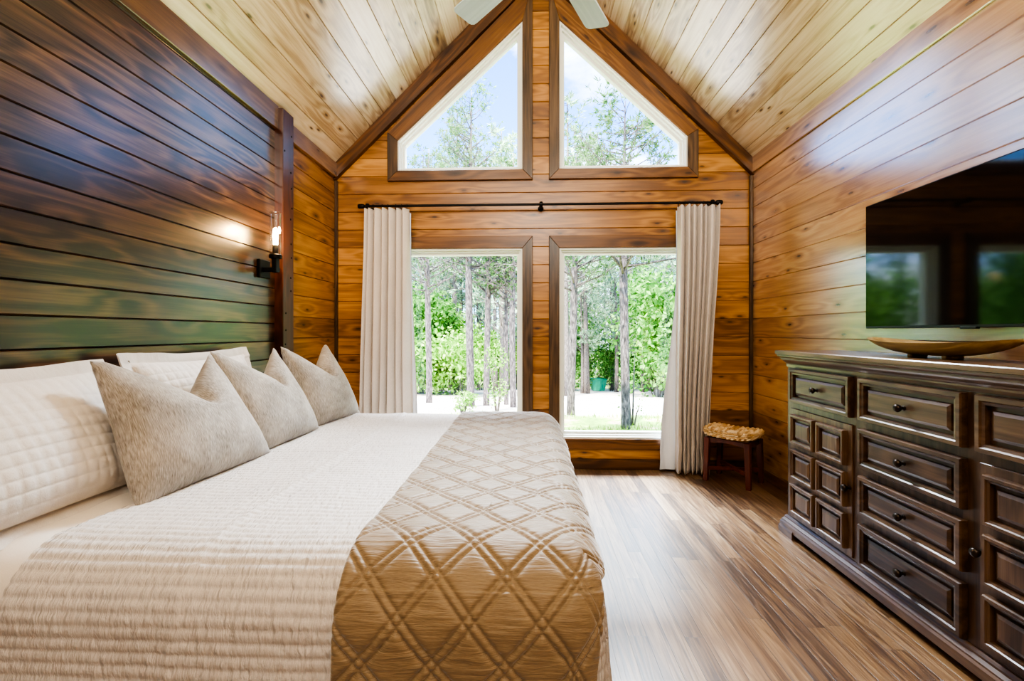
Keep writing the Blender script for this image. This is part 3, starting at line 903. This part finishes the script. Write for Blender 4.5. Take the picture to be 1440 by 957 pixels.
vi = [[bm.verts.new(bowl_pt(i, j, True)) for j in range(NC)] for i in range(NL)]
for i in range(NL - 1):
    for j in range(NC - 1):
        bm.faces.new((vo[i][j], vo[i+1][j], vo[i+1][j+1], vo[i][j+1]))
        bm.faces.new((vi[i][j], vi[i][j+1], vi[i+1][j+1], vi[i+1][j]))
    for j in (0, NC - 1):
        bm.faces.new((vo[i][j], vi[i][j], vi[i+1][j], vo[i+1][j]) if j == 0 else (vo[i][j], vo[i+1][j], vi[i+1][j], vi[i][j]))
for i in (0, NL - 1):
    for j in range(NC - 1):
        bm.faces.new((vo[i][j], vo[i][j+1], vi[i][j+1], vi[i][j]))
bo = build('bowl_body', bm, M['bowl'], bw, True, None, 50)
for y in (-0.08, 0.08):
    bm = BM(); add_box(bm, -0.035, y - 0.011, 0.0, 0.035, y + 0.011, 0.016, 0.003); build('foot', bm, M['bowl'], bw, False)

# television on the right wall
tv = thing('television', 'flat black television mounted on the right wall above the sideboard', 'television', (1.80, 1.915, 1.48))
TO = tv.location.copy()
ty0, ty1, tz0, tz1 = 1.345, 2.485, 1.160, 1.806
bm = BM(); add_box(bm, 1.779, ty0, tz0, 1.808, ty1, tz1, 0.003); build('housing', bm, M['tvframe'], tv, False, TO)
bm = BM(); add_box(bm, 1.777, ty0 + 0.006, tz0 + 0.012, 1.780, ty1 - 0.006, tz1 - 0.006); build('screen', bm, M['screen'], tv, False, TO)
bm = BM(); add_box(bm, 1.773, 1.88, tz0 - 0.006, 1.79, 1.95, tz0 + 0.004, 0.002); build('sensor_bar', bm, M['tvframe'], tv, False, TO)
bm = BM(); add_box(bm, 1.80, 1.7, 1.3, XR - 0.001, 2.13, 1.68); build('wall_bracket', bm, M['black'], tv, False, TO)

# ------------------------------------------------------------------ woven stool
st = thing('woven_stool', 'small stool with braided seagrass seat and red-brown legs in the corner', 'stool', (1.555, 3.545, 0.0), R(-45))
# local x: along the long front edge, local y: depth
LX, LY = 0.145, 0.115
for sxx in (-1, 1):
    for syy in (-1, 1):
        bm = BM()
        x, y = sxx * LX, syy * LY
        tp, bt = 0.021, 0.0165
        ox, oy = sxx * 0.012, syy * 0.008
        add_loft(bm, [[(x + ox - bt, y + oy - bt, 0), (x + ox + bt, y + oy - bt, 0), (x + ox + bt, y + oy + bt, 0), (x + ox - bt, y + oy + bt, 0)],
                      [(x - tp, y - tp, 0.335), (x + tp, y - tp, 0.335), (x + tp, y + tp, 0.335), (x - tp, y + tp, 0.335)]])
        bmesh.ops.bevel(bm, geom=bm.edges[:], offset=0.003, segments=1, affect='EDGES')
        build('leg', bm, M['stool'], st)
for syy in (-1, 1):
    bm = BM()
    pts = [(-LX, syy * LY - 0.009, 0.335), (LX, syy * LY - 0.009, 0.335), (LX, syy * LY - 0.009, 0.292)] + [(LX - 2 * LX * k / 10, syy * LY - 0.009, 0.292 + 0.018 * math.sin(PI * k / 10)) for k in range(1, 10)] + [(-LX, syy * LY - 0.009, 0.292)]
    add_prism(bm, pts, (0, 0.018, 0)); build('apron', bm, M['stool'], st)
for sxx in (-1, 1):
    bm = BM(); add_box(bm, sxx * LX - 0.009, -LY, 0.296, sxx * LX + 0.009, LY, 0.335, 0.002); build('apron', bm, M['stool'], st)
for a, b, z in (((-LX, -LY), (LX, LY), 0.085), ((-LX, LY), (LX, -LY), 0.092)):
    bm = BM()
    d = Vector((b[0] - a[0], b[1] - a[1], 0)).normalized(); n = Vector((-d.y, d.x, 0)) * 0.011
    p0, p1 = Vector((*a, z)), Vector((*b, z))
    add_prism(bm, [p0 - n, p1 - n, p1 + n, p0 + n], (0, 0, 0.026), 0, 0.002); build('stretcher', bm, M['stool'], st)
def weave_mat():
    t = NT('braided seagrass')
    tc = t.n('ShaderNodeTexCoord'); sp = t.n('ShaderNodeSeparateXYZ'); t.put(sp.inputs[0], tc.outputs['UV'])
    u, v = sp.outputs[0], sp.outputs[1]
    row = t.math('FLOOR', v)
    wn = t.n('ShaderNodeTexWhiteNoise', noise_dimensions='2D')
    t.put(wn.inputs['Vector'], t.comb(t.math('FLOOR', t.math('ADD', t.math('MULTIPLY', u, 1.0), t.math('MULTIPLY', v, 0.5))), row, 0.0))
    fb = t.noise(t.comb(t.math('MULTIPLY', u, 9.0), t.math('MULTIPLY', v, 14.0), 0.0), 1.0, 3.0)
    f = t.math('ADD', t.math('MULTIPLY', wn.outputs['Value'], 0.5), t.math('MULTIPLY', fb, 0.5))
    col = t.ramp(f, [(0.15, sr(146,104,60)), (0.45, sr(208,170,116)), (0.7, sr(234,208,164)), (0.95, sr(244,228,200))])
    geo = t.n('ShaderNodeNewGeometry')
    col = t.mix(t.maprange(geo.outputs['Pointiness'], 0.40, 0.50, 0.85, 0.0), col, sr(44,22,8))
    t.principled(Base_Color=col, Roughness=0.6, Normal=t.bump(fb, 0.5, 0.002))
    return t.m
M['weave'] = weave_mat()
bm = BM()
ROWS, TW = 8, 11
NU, NV = TW * 16, ROWS * 12
def seat(i, j, bottom=False):
    u = i / (NU - 1); v = j / NV                       # u along x, v round the section
    x = -0.195 + 0.39 * u
    ux = -1 + 2 * u
    ang = 2 * PI * v
    e = 4.0
    c, s = math.cos(ang), math.sin(ang)
    rr = (abs(c) ** e + abs(s) ** e) ** (-1 / e)
    taper = math.sqrt(max(0.0, 1 - abs(ux) ** 7)) if abs(ux) < 1 else 0
    hy, hz = 0.150 * (0.25 + 0.75 * taper), 0.030 * (0.15 + 0.85 * taper)
    y = hy * rr * c; z = 0.372 + hz * rr * s + 0.016 * ux * ux * (1 if s > -2 else 0) + 0.004 * (1 - (y / 0.15) ** 2) * (s > 0)
    # braided strands
    row = v * ROWS * 2
    k = math.floor(row)
    q = row - k
    tw = math.sin(PI * q) ** 0.6
    br = abs(math.sin(PI * (u * TW + (0.5 if k % 2 else 0.0) + (q - 0.5) * (0.8 if k % 2 else -0.8)))) ** 0.55
    dsp = 0.016 * (tw * br) - 0.007
    return Vector((x * (1 + 0.0), y + dsp * rr * c, z + dsp * rr * s))
uvl = bm.loops.layers.uv.verify()
vs = [[bm.verts.new(seat(i, j)) for j in range(NV)] for i in range(NU)]
for i in range(NU - 1):
    for j in range(NV):
        j2 = (j + 1) % NV
        f = bm.faces.new((vs[i][j], vs[i+1][j], vs[i+1][j2], vs[i][j2]))
        for lp, (a, b) in zip(f.loops, ((i, j), (i+1, j), (i+1, j+1), (i, j+1))):
            lp[uvl].uv = (a / (NU - 1) * TW * 2, b / NV * ROWS * 2)
bm.faces.new(vs[0]); bm.faces.new(vs[-1][::-1])
build('woven_seat', bm, M['weave'], st, True)

# ------------------------------------------------------------------ ceiling fan
FZ, FY, FX = 2.90, 2.06, RX
fan = thing('ceiling_fan', 'ceiling fan with pale grey blades hanging from the ridge', 'ceiling fan', (FX, FY, FZ))
bm = BM(); add_lathe(bm, [(0.07, RZ - FZ - 0.02), (0.07, RZ - FZ - 0.06), (0.03, RZ - FZ - 0.13)], 20); build('canopy', bm, M['black'], fan, True, None, 40)
bm = BM(); add_tube(bm, [(0, 0, 0.15), (0, 0, RZ - FZ - 0.1)], 0.013, 12); build('downrod', bm, M['black'], fan, True, None, 40)
bm = BM(); add_lathe(bm, [(0.03, 0.17), (0.05, 0.14), (0.11, 0.11), (0.125, 0.06), (0.12, 0.01), (0.085, -0.02), (0.075, -0.06), (0.02, -0.07)], 28); build('motor_housing', bm, M['black'], fan, True, None, 40)
bl0 = None
for k in range(5):
    ang = R(90 - 28 + 72 * k - 0)
    if bl0 is None:
        bm = BM()
        pts = []
        for r, hw in ((0.17, 0.050), (0.22, 0.058), (0.40, 0.066), (0.62, 0.071), (0.645, 0.070)): pts.append((r, hw))
        outl = [(r, -hw) for r, hw in pts] + [(0.660, -0.058), (0.664, -0.045), (0.664, 0.045), (0.660, 0.058)] + [(r, hw) for r, hw in pts[::-1]]
        add_prism(bm, [(x, y, -0.004) for x, y in outl], (0, 0, 0.008), 0, 0.0015)
        b = build('blade', bm, M['blade'], fan)
        bm = BM(); add_box(bm, 0.10, -0.018, -0.010, 0.24, 0.018, -0.004, 0.002); add_box(bm, 0.20, -0.036, -0.009, 0.25, 0.036, -0.004, 0.002)
        ir = build('blade_iron', bm, M['black'], b)
        bl0 = b
    else:
        b = bl0.copy(); COL.objects.link(b); b.parent = fan
        c = ir.copy(); COL.objects.link(c); c.parent = b
    b.rotation_euler = (R(11), 0, ang)

# ------------------------------------------------------------------ outdoors
def gz(y):
    if y < 9: return -0.38 - 0.12 * max(0, y - 3.9) / 5.1
    if y < 30: return -0.5 - 0.0975 * (y - 9)
    return -2.5475 - 0.02 * (y - 30)
def ground_mat():
    t = NT('lawn and gravel')
    P = t.n('ShaderNodeTexCoord').outputs['Object']
    sp = t.n('ShaderNodeSeparateXYZ'); t.put(sp.inputs[0], P)
    n0 = t.noise(P, 0.5, 3.0)
    n1 = t.noise(P, 14.0, 4.0); n2 = t.noise(P, 2.2, 3.0)
    grass = t.ramp(t.math('ADD', t.math('MULTIPLY', n1, 0.5), t.math('MULTIPLY', n2, 0.5)), [(0.3, sr(84,120,34)), (0.5, sr(126,160,58)), (0.7, sr(176,186,96))])
    dirt = t.ramp(n1, [(0.3, sr(150,120,84)), (0.7, sr(206,184,150))])
    road = t.ramp(n1, [(0.3, sr(190,174,158)), (0.7, sr(224,212,198))])
    y = t.math('ADD', sp.outputs[1], t.math('MULTIPLY', t.math('SUBTRACT', n0, 0.5), 3.0))
    g = t.mix(t.maprange(n2, 0.5, 0.62), grass, dirt)
    a = t.math('MULTIPLY', t.maprange(y, 8.6, 9.5), t.maprange(y, 26.0, 29.0, 1.0, 0.0))
    col = t.mix(a, g, road)
    t.principled(Base_Color=col, Roughness=0.9, Normal=t.bump(n1, 0.4, 0.02))
    return t.m
bm = BM()
ys = [3.98, 6, 8, 9, 10, 14, 18, 24, 30, 40, 60, 90, 140]
add_grid(bm, 41, len(ys), lambda i, j: Vector((-90 + 180 * i / 40, ys[j], gz(ys[j]) + (0.06 * noise.noise((i * 1.3, j * 1.7, 0)) if j else 0))))
gr = build('ground', bm, ground_mat(), None, True, kind='structure')

def bark_mat(name, c0, c1, c2):
    t = NT(name)
    P = t.n('ShaderNodeTexCoord').outputs['Object']
    sp = t.n('ShaderNodeSeparateXYZ'); t.put(sp.inputs[0], P)
    v = t.comb(t.math('MULTIPLY', sp.outputs[0], 34.0), t.math('MULTIPLY', sp.outputs[1], 34.0), t.math('MULTIPLY', sp.outputs[2], 9.0))
    nz = t.noise(v, 1.0, 4.0, 0.6, 0.5)
    col = t.ramp(nz, [(0.3, c0), (0.5, c1), (0.72, c2)])
    t.principled(Base_Color=col, Roughness=0.9, Normal=t.bump(nz, 0.7, 0.02))
    return t.m
M['bark'] = bark_mat('grey pine bark', sr(30,26,25), sr(90,80,77), sr(150,138,133))
M['bark_dark'] = bark_mat('dark forest bark', sr(52,44,40), sr(96,86,78), sr(136,124,114))
def leaf_mat(name, cols, trans=0.45):
    t = NT(name)
    geo = t.n('ShaderNodeNewGeometry')
    col = t.ramp(geo.outputs['Random Per Island'], cols)
    df = t.n('ShaderNodeBsdfDiffuse'); t.put(df.inputs[0], col)
    tl = t.n('ShaderNodeBsdfTranslucent'); t.put(tl.inputs[0], col)
    mx = t.n('ShaderNodeMixShader'); mx.inputs[0].default_value = trans
    t.t.links.new(df.outputs[0], mx.inputs[1]); t.t.links.new(tl.outputs[0], mx.inputs[2])
    t.t.links.new(mx.outputs[0], t.out.inputs[0])
    return t.m
M['needles'] = leaf_mat('pine needles', [(0.0, sr(44,72,38)), (0.5, sr(78,112,60)), (1.0, sr(120,148,92))])
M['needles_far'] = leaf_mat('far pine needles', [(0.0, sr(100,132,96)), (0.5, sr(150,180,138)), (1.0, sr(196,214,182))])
M['leaves'] = leaf_mat('bright broad leaves', [(0.0, sr(70,118,34)), (0.45, sr(126,176,66)), (0.8, sr(172,210,104)), (1.0, sr(206,226,146))])
M['leaves_deep'] = leaf_mat('deep green leaves', [(0.0, sr(44,86,34)), (0.5, sr(94,144,64)), (1.0, sr(146,188,100))])
M['grass'] = leaf_mat('lawn blades', [(0.0, sr(92,128,40)), (0.5, sr(140,172,66)), (1.0, sr(196,204,112))])

def add_card(bm, p, d, n, ln, wd):
    d = d.normalized(); s = d.cross(n)
    if s.length < 1e-4: s = d.orthogonal()
    s = s.normalized() * wd / 2
    m = p + d * ln * 0.5
    bm.faces.new([bm.verts.new(q) for q in (p, m + s, p + d * ln, m - s)])
def rvec(rg):
    while True:
        v = Vector((rg.uniform(-1,1), rg.uniform(-1,1), rg.uniform(-1,1)))
        if 0.05 < v.length < 1: return v.normalized()
def tuft(bm, rg, p, d, k, ln, wd, spread=0.9):
    for _ in range(k):
        q = (d.normalized() + rvec(rg) * spread).normalized()
        add_card(bm, p, q, rvec(rg), ln * rg.uniform(0.6, 1.15), wd)

def pine(name, label, rad, h, seed, zfirst, nb, blen, needle, mats, bend=0.0, tufts=7, dense=5, group=None, leaflike=None, prof=None, up=0.35, loc=(0,0,0), extra=()):
    rg = random.Random(seed)
    th = thing(name, label, 'tree', loc, 0, group)
    bm = BM()
    N = 14
    pts = []; rr = []
    for k in range(N + 1):
        f = k / N
        pts.append(Vector((bend * f * f + 0.03 * math.sin(f * 6 + seed) * h * 0.12, 0.02 * h * 0.2 * math.sin(f * 5 + seed * 2), -0.15 + h * f)))
        rr.append(rad * (prof(f) if prof else (1.12 - 0.12 * min(1, f * 12)) * (1 - 0.85 * f)))
    add_tube(bm, pts, rr, 10)
    build('trunk', bm, mats[0], th, True)
    def at(f):
        x = f * N; i = min(N - 1, int(x)); return pts[i].lerp(pts[i+1], x - i), rr[i]
    bb = BM(); bl = BM()
    for b in range(nb):
        f = zfirst + (0.98 - zfirst) * (b + rg.random()) / nb
        p, r = at(f)
        az = rg.uniform(0, 2 * PI)
        L_ = blen * (1.15 - 0.85 * f) * rg.uniform(0.6, 1.2)
        d = Vector((math.cos(az), math.sin(az), up + rg.uniform(-0.25, 0.35)))
        q = [p.copy()]; dd = d.normalized()
        for k in range(4):
            dd = (dd + Vector((rg.uniform(-.2,.2), rg.uniform(-.2,.2), rg.uniform(-.1,.22)))).normalized()
            q.append(q[-1] + dd * L_ / 4)
        br = min(r * 0.45, 0.012 + 0.010 * L_)
        add_tube(bb, q, [br, br * 0.8, br * 0.6, br * 0.42, br * 0.2], 5)
        for k in range(tufts):
            g = rg.uniform(0.35, 1.0) * 4; i = min(3, int(g)); pp = q[i].lerp(q[i+1], g - i)
            side = (rvec(rg) + dd * 0.6).normalized() * L_ * rg.uniform(0.08, 0.3)
            add_tube(bb, [pp, pp + side], [br * 0.3, br * 0.12], 4, False)
            tuft(bl, rg, pp + side, side, dense, needle[0], needle[1])
            tuft(bl, rg, pp + side * 0.55, side, max(1, dense // 2), needle[0], needle[1])
    for (p0, p1, p2, r0) in extra:
        add_tube(bb, [p0, p1, p2], [r0, r0 * 0.8, r0 * 0.4], 7)
    build('branches', bb, mats[0], th, True)
    build('needles' if leaflike is None else leaflike, bl, mats[1], th)
    return th

PN = (M['bark'], M['needles'])
slim = lambda f: (1.15 - 0.15 * min(1, f * 14)) * (1 - 0.22 * f if f < 0.5 else 0.89 - 1.6 * (f - 0.5))
def X(px, y):                              # lateral position of a tree seen at a bearing
    a = (px - 720) / 640; t_ = math.atan(25 / 640)
    return y * (a * math.cos(t_) - math.sin(t_)) / (a * math.sin(t_) + math.cos(t_))
def near_tree(px, y, wpx, h, seed, label, **kw):
    rad = wpx / 640 * y / 2
    return pine('pine_tree', label, rad, h, seed, kw.pop('zf', 0.43), kw.pop('nb', 64), kw.pop('blen', 2.0), kw.pop('needle', (0.11, 0.019)), PN,
                loc=(X(px, y), y, gz(y)), prof=slim, tufts=kw.pop('tufts', 9), dense=kw.pop('dense', 7), **kw)
near_tree(602, 13.0, 8.5, 7.5, 1, 'slender grey pine at the far left of the left lower window')
near_tree(661, 11.5, 11, 8.2, 2, 'thickest grey pine trunk in the middle of the left lower window', extra=[(Vector((-0.95, -0.3, 5.35)), Vector((-0.25, -0.1, 5.65)), Vector((0.5, 0, 6.35)), 0.05)])
near_tree(685, 11.9, 9, 6.8, 5, 'grey pine trunk just right of the thickest one in the left window')
near_tree(711, 12.3, 6.2, 6.0, 7, 'thin dark pine trunk just left of the pale one at the left window right edge', bend=0.1)
near_tree(721.5, 11.4, 9, 6.5, 9, 'pale pine trunk closest to the right edge of the left lower window')
near_tree(804, 9.1, 11.5, 5.4, 11, 'dark pine trunk near the left edge of the right lower window', bend=0.12, blen=1.6, zf=0.48)
near_tree(878, 7.6, 12.5, 5.6, 14, 'pale grey pine trunk in the centre of the right lower window', blen=1.9, nb=80, zf=0.48)

# understory shrubs
def shrub_proto(name, label, seed, rx, rz, leaf, mat, n, group, stems=6):
    rg = random.Random(seed)
    th = thing(name, label, 'shrub', (0, 0, -50), 0, group)
    bb = BM(); bl = BM()
    cl = []
    for k in range(stems * 3):
        a = rg.uniform(0, 2 * PI); r = rx * math.sqrt(rg.random()) * 0.85
        cl.append(Vector((r * math.cos(a), r * math.sin(a), rz * rg.uniform(0.15, 0.95))))
    for c in cl[:stems * 2]:
        add_tube(bb, [(c.x * 0.1, c.y * 0.1, -0.1), (c.x * 0.55, c.y * 0.55, c.z * 0.55), c], [0.02, 0.014, 0.004], 5)
    for _ in range(n):
        c = rg.choice(cl); o = rvec(rg) * rg.random() ** 0.5
        p = c + Vector((o.x * rx * 0.42, o.y * rx * 0.42, o.z * rz * 0.2))
        if p.z < 0.02: p.z = rg.uniform(0.02, 0.3)
        add_card(bl, p, rvec(rg) + Vector((0, 0, -0.3)), rvec(rg), leaf * rg.uniform(0.6, 1.2), leaf * 0.6)
    build('stems', bb, M['bark_dark'], th, True)
    build('foliage', bl, mat, th)
    return th
GS = 'leafy shrubs at the edge of the woods'
LS = 'bright green leafy shrub among the others at the edge of the woods'
protos = [shrub_proto('leafy_shrub', LS, 21, 1.6, 4.2, 0.20, M['leaves'], 3600, GS), shrub_proto('leafy_shrub', LS, 22, 2.2, 3.2, 0.20, M['leaves'], 3600, GS),
          shrub_proto('leafy_shrub', LS, 23, 1.9, 5.2, 0.22, M['leaves_deep'], 3800, GS)]
rg = random.Random(77)
used = [False] * 3
def put(protos, used, k, loc, rz, s, label=None):
    if not used[k]:
        used[k] = True; o = protos[k]
        o.location = loc; o.rotation_euler.z = rz; o.scale = (s, s, s)
        if label: o['label'] = label
        return o
    return dup(protos[k], loc, rz, (s, s, s), label)
spots = []
for px in range(560, 980, 20):
    if 740 < px < 790 or 828 < px < 856: continue
    y = rg.uniform(24, 33); spots.append((X(px + rg.uniform(-8, 8), y), y, rg.uniform(0.55, 0.95)))
for px in (585, 600, 616, 633, 648, 925, 940, 955):
    y = rg.uniform(17.5, 20.5); spots.append((X(px, y), y, rg.uniform(0.8, 1.0)))
for a in [-68, -63, -58, -53, -48, -43, -38, -33, -28, -23, 24, 29, 34, 39, 44, 49, 54, 60]:   # the woods go on round the house
    for y0 in (20, 27):
        rr_ = rg.uniform(y0 - 3, y0 + 3); spots.append((rr_ * math.sin(R(a + rg.uniform(-2, 2))), max(7, rr_ * math.cos(R(a))), rg.uniform(0.8, 1.3)))
for x, y, s in spots:
    put(protos, used, rg.randrange(3), (x, y, gz(y)), rg.uniform(0, 6.28), s)

sp1 = shrub_proto('sapling', 'thin leafy green sapling between the two right-hand trunks of the left window', 41, 0.28, 1.7, 0.07, M['leaves'], 420, None, 3)
sp1.location = (X(699, 10.2), 10.2, gz(10.2))
sp2 = shrub_proto('low_bush', 'low yellow-green bush by the gravel beyond the left window, above the far bed edge', 42, 0.35, 0.5, 0.07, M['leaves'], 420, None, 4)
sp2.location = (X(651, 9.6), 9.6, gz(9.6))
sp3 = shrub_proto('sapling', 'thin leafy sapling right beside the central trunk of the right window', 43, 0.22, 1.5, 0.06, M['leaves_deep'], 160, None, 3)
sp3.location = (X(889, 7.9), 7.9, gz(7.9))
# the pine wood behind
GF = 'tall pines of the wood behind the road'
LF = 'tall slender pine in the wood beyond the road'
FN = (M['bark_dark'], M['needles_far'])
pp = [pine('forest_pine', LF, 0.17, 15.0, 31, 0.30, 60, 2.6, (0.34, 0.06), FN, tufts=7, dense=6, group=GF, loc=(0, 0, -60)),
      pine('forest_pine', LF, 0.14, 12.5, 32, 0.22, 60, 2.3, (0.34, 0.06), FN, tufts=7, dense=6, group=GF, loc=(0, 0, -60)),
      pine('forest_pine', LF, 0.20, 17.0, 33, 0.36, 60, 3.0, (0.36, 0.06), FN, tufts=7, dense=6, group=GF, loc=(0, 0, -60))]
usedp = [False] * 3
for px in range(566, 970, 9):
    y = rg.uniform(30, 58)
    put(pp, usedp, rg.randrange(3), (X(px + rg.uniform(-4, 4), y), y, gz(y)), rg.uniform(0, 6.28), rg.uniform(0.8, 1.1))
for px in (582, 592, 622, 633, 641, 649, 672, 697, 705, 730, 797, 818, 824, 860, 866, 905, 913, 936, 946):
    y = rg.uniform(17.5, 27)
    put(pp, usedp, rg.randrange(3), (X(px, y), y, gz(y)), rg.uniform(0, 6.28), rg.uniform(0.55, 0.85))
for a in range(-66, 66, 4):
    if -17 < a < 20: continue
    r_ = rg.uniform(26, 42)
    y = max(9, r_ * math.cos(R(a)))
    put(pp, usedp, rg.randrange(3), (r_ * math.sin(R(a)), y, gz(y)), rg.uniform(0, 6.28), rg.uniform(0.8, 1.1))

# green dumpster down the drive
dy = 24.5; dx = X(841, dy); dz = gz(dy)
du = thing('dumpster', 'small green steel dumpster at the far side of the gravel drive', 'dumpster', (dx, dy, dz), R(8))
bm = BM()
add_loft(bm, [[(-0.30, -0.25, 0.06), (0.30, -0.25, 0.06), (0.30, 0.25, 0.06), (-0.30, 0.25, 0.06)], [(-0.38, -0.33, 0.62), (0.38, -0.33, 0.62), (0.38, 0.33, 0.62), (-0.38, 0.33, 0.62)]])
for x in (-0.2, 0.0, 0.2): add_box(bm, x - 0.02, -0.34, 0.1, x + 0.02, -0.28, 0.6)
build('bin', bm, M['dumpster'], du)
bm = BM(); add_prism(bm, [(-0.39, -0.35, 0.62), (-0.39, 0.35, 0.62), (-0.39, 0.35, 0.70), (-0.39, 0.0, 0.69), (-0.39, -0.35, 0.65)], (0.78, 0, 0)); build('lid', bm, M['dumpster'], du)

# lawn by the house (nobody could count the blades)
rg = random.Random(5)
bm = BM()
for _ in range(9000):
    x = rg.uniform(-4, 5); y = 4.3 + 4.6 * rg.random()
    if noise.noise((x * 0.8, y * 0.8, 0)) < -0.15: continue
    p = Vector((x, y, gz(y) - 0.01))
    add_card(bm, p, Vector((rg.uniform(-.5,.5), rg.uniform(-.5,.5), 1)), rvec(rg), rg.uniform(0.06, 0.16), 0.014)
go = build('grass', bm, M['grass'])
tag(go, 'short sunlit grass on the ground outside the right lower window', 'grass', kind='stuff')

# ------------------------------------------------------------------ light
W = bpy.data.worlds.new('sky'); SC.world = W; W.use_nodes = True
nt_ = W.node_tree; nt_.nodes.clear()
out = nt_.nodes.new('ShaderNodeOutputWorld'); bg = nt_.nodes.new('ShaderNodeBackground')
tcw = nt_.nodes.new('ShaderNodeTexCoord')
sky = nt_.nodes.new('ShaderNodeTexSky'); sky.sky_type = 'NISHITA'; sky.sun_disc = False; sky.sun_elevation = R(50); sky.sun_rotation = R(200); sky.air_density = 1.2; sky.dust_density = 0.6; sky.ozone_density = 4.0
cl = nt_.nodes.new('ShaderNodeTexNoise'); cl.inputs['Scale'].default_value = 2.6; cl.inputs['Detail'].default_value = 6; cl.inputs['Roughness'].default_value = 0.6
mp = nt_.nodes.new('ShaderNodeMapping'); mp.inputs['Scale'].default_value = (1, 1, 2.2); mp.inputs['Location'].default_value = (0.3, 0.2, 0.1)
cr = nt_.nodes.new('ShaderNodeValToRGB'); cr.color_ramp.elements[0].position = 0.5; cr.color_ramp.elements[1].position = 0.72
mx = nt_.nodes.new('ShaderNodeMix'); mx.data_type = 'RGBA'
nt_.links.new(tcw.outputs['Generated'], mp.inputs[0]); nt_.links.new(mp.outputs[0], cl.inputs['Vector']); nt_.links.new(cl.outputs['Fac'], cr.inputs[0])
nt_.links.new(cr.outputs[0], mx.inputs[0]); tn_ = nt_.nodes.new('ShaderNodeMix'); tn_.data_type = 'RGBA'; tn_.blend_type = 'MULTIPLY'; tn_.inputs[0].default_value = 1.0; tn_.inputs[7].default_value = (0.42, 0.70, 1.12, 1)
nt_.links.new(sky.outputs[0], tn_.inputs[6]); nt_.links.new(tn_.outputs[2], mx.inputs[6]); mx.inputs[7].default_value = (6.5, 6.8, 7.4, 1)
nt_.links.new(mx.outputs[2], bg.inputs[0]); bg.inputs[1].default_value = 0.68
nt_.links.new(bg.outputs[0], out.inputs[0])

S = bpy.data.lights.new('sun', 'SUN'); S.energy = 13; S.angle = R(1.5); S.color = (1.0, 0.95, 0.86)
so = newobj('sun', S); so.rotation_euler = (R(42), 0, R(-25))

def area(name, loc, target, sx_, sy_, power, col):
    A_ = bpy.data.lights.new(name, 'AREA'); A_.shape = 'RECTANGLE'; A_.size = sx_; A_.size_y = sy_; A_.energy = power; A_.color = col
    o = newobj(name, A_); o.location = loc
    o.rotation_euler = (Vector(target) - Vector(loc)).to_track_quat('-Z', 'Y').to_euler()
    return o
area('added_room_fill', (RX, -1.5, 3.4), (0.0, 2.4, 1.2), 1.3, 0.7, 38, (1.0, 0.88, 0.72))  # added fill lamp behind the camera, no real fixture
area('added_ceiling_fill', (0.09, 0.1, 2.9), (0.09, 1.3, 4.2), 1.5, 1.5, 70, (1.0, 0.95, 0.86))  # added lamp aimed up to brighten the ceiling, out of view
area('added_daylight_fill', (0.1, 14.0, 14.0), (0.1, 2.4, 1.0), 11.0, 6.0, 21000, (0.82, 0.90, 1.0))  # added area lamp, strengthens the daylight entering through the windows

# ------------------------------------------------------------------ camera
cam = bpy.data.cameras.new('camera'); cam.sensor_width = 36; cam.sensor_fit = 'HORIZONTAL'
cam.lens = 640 / 1440 * 36
cam.shift_y = -(478.5 - 467) / 1440
cam.clip_start = 0.05; cam.clip_end = 400
c = newobj('camera', cam); c.location = (0, 0, 1.14); c.rotation_euler = (PI / 2, 0, math.atan(25 / 640))
SC.camera = c
SC.view_settings.view_transform = 'AgX'
SC.view_settings.look = 'AgX - High Contrast'
SC.view_settings.exposure = 0.75
try:
    SC.cycles.max_bounces = 10; SC.cycles.transparent_max_bounces = 24
    SC.cycles.use_denoising = True
    SC.cycles.sample_clamp_indirect = 6.0
except Exception:
    pass
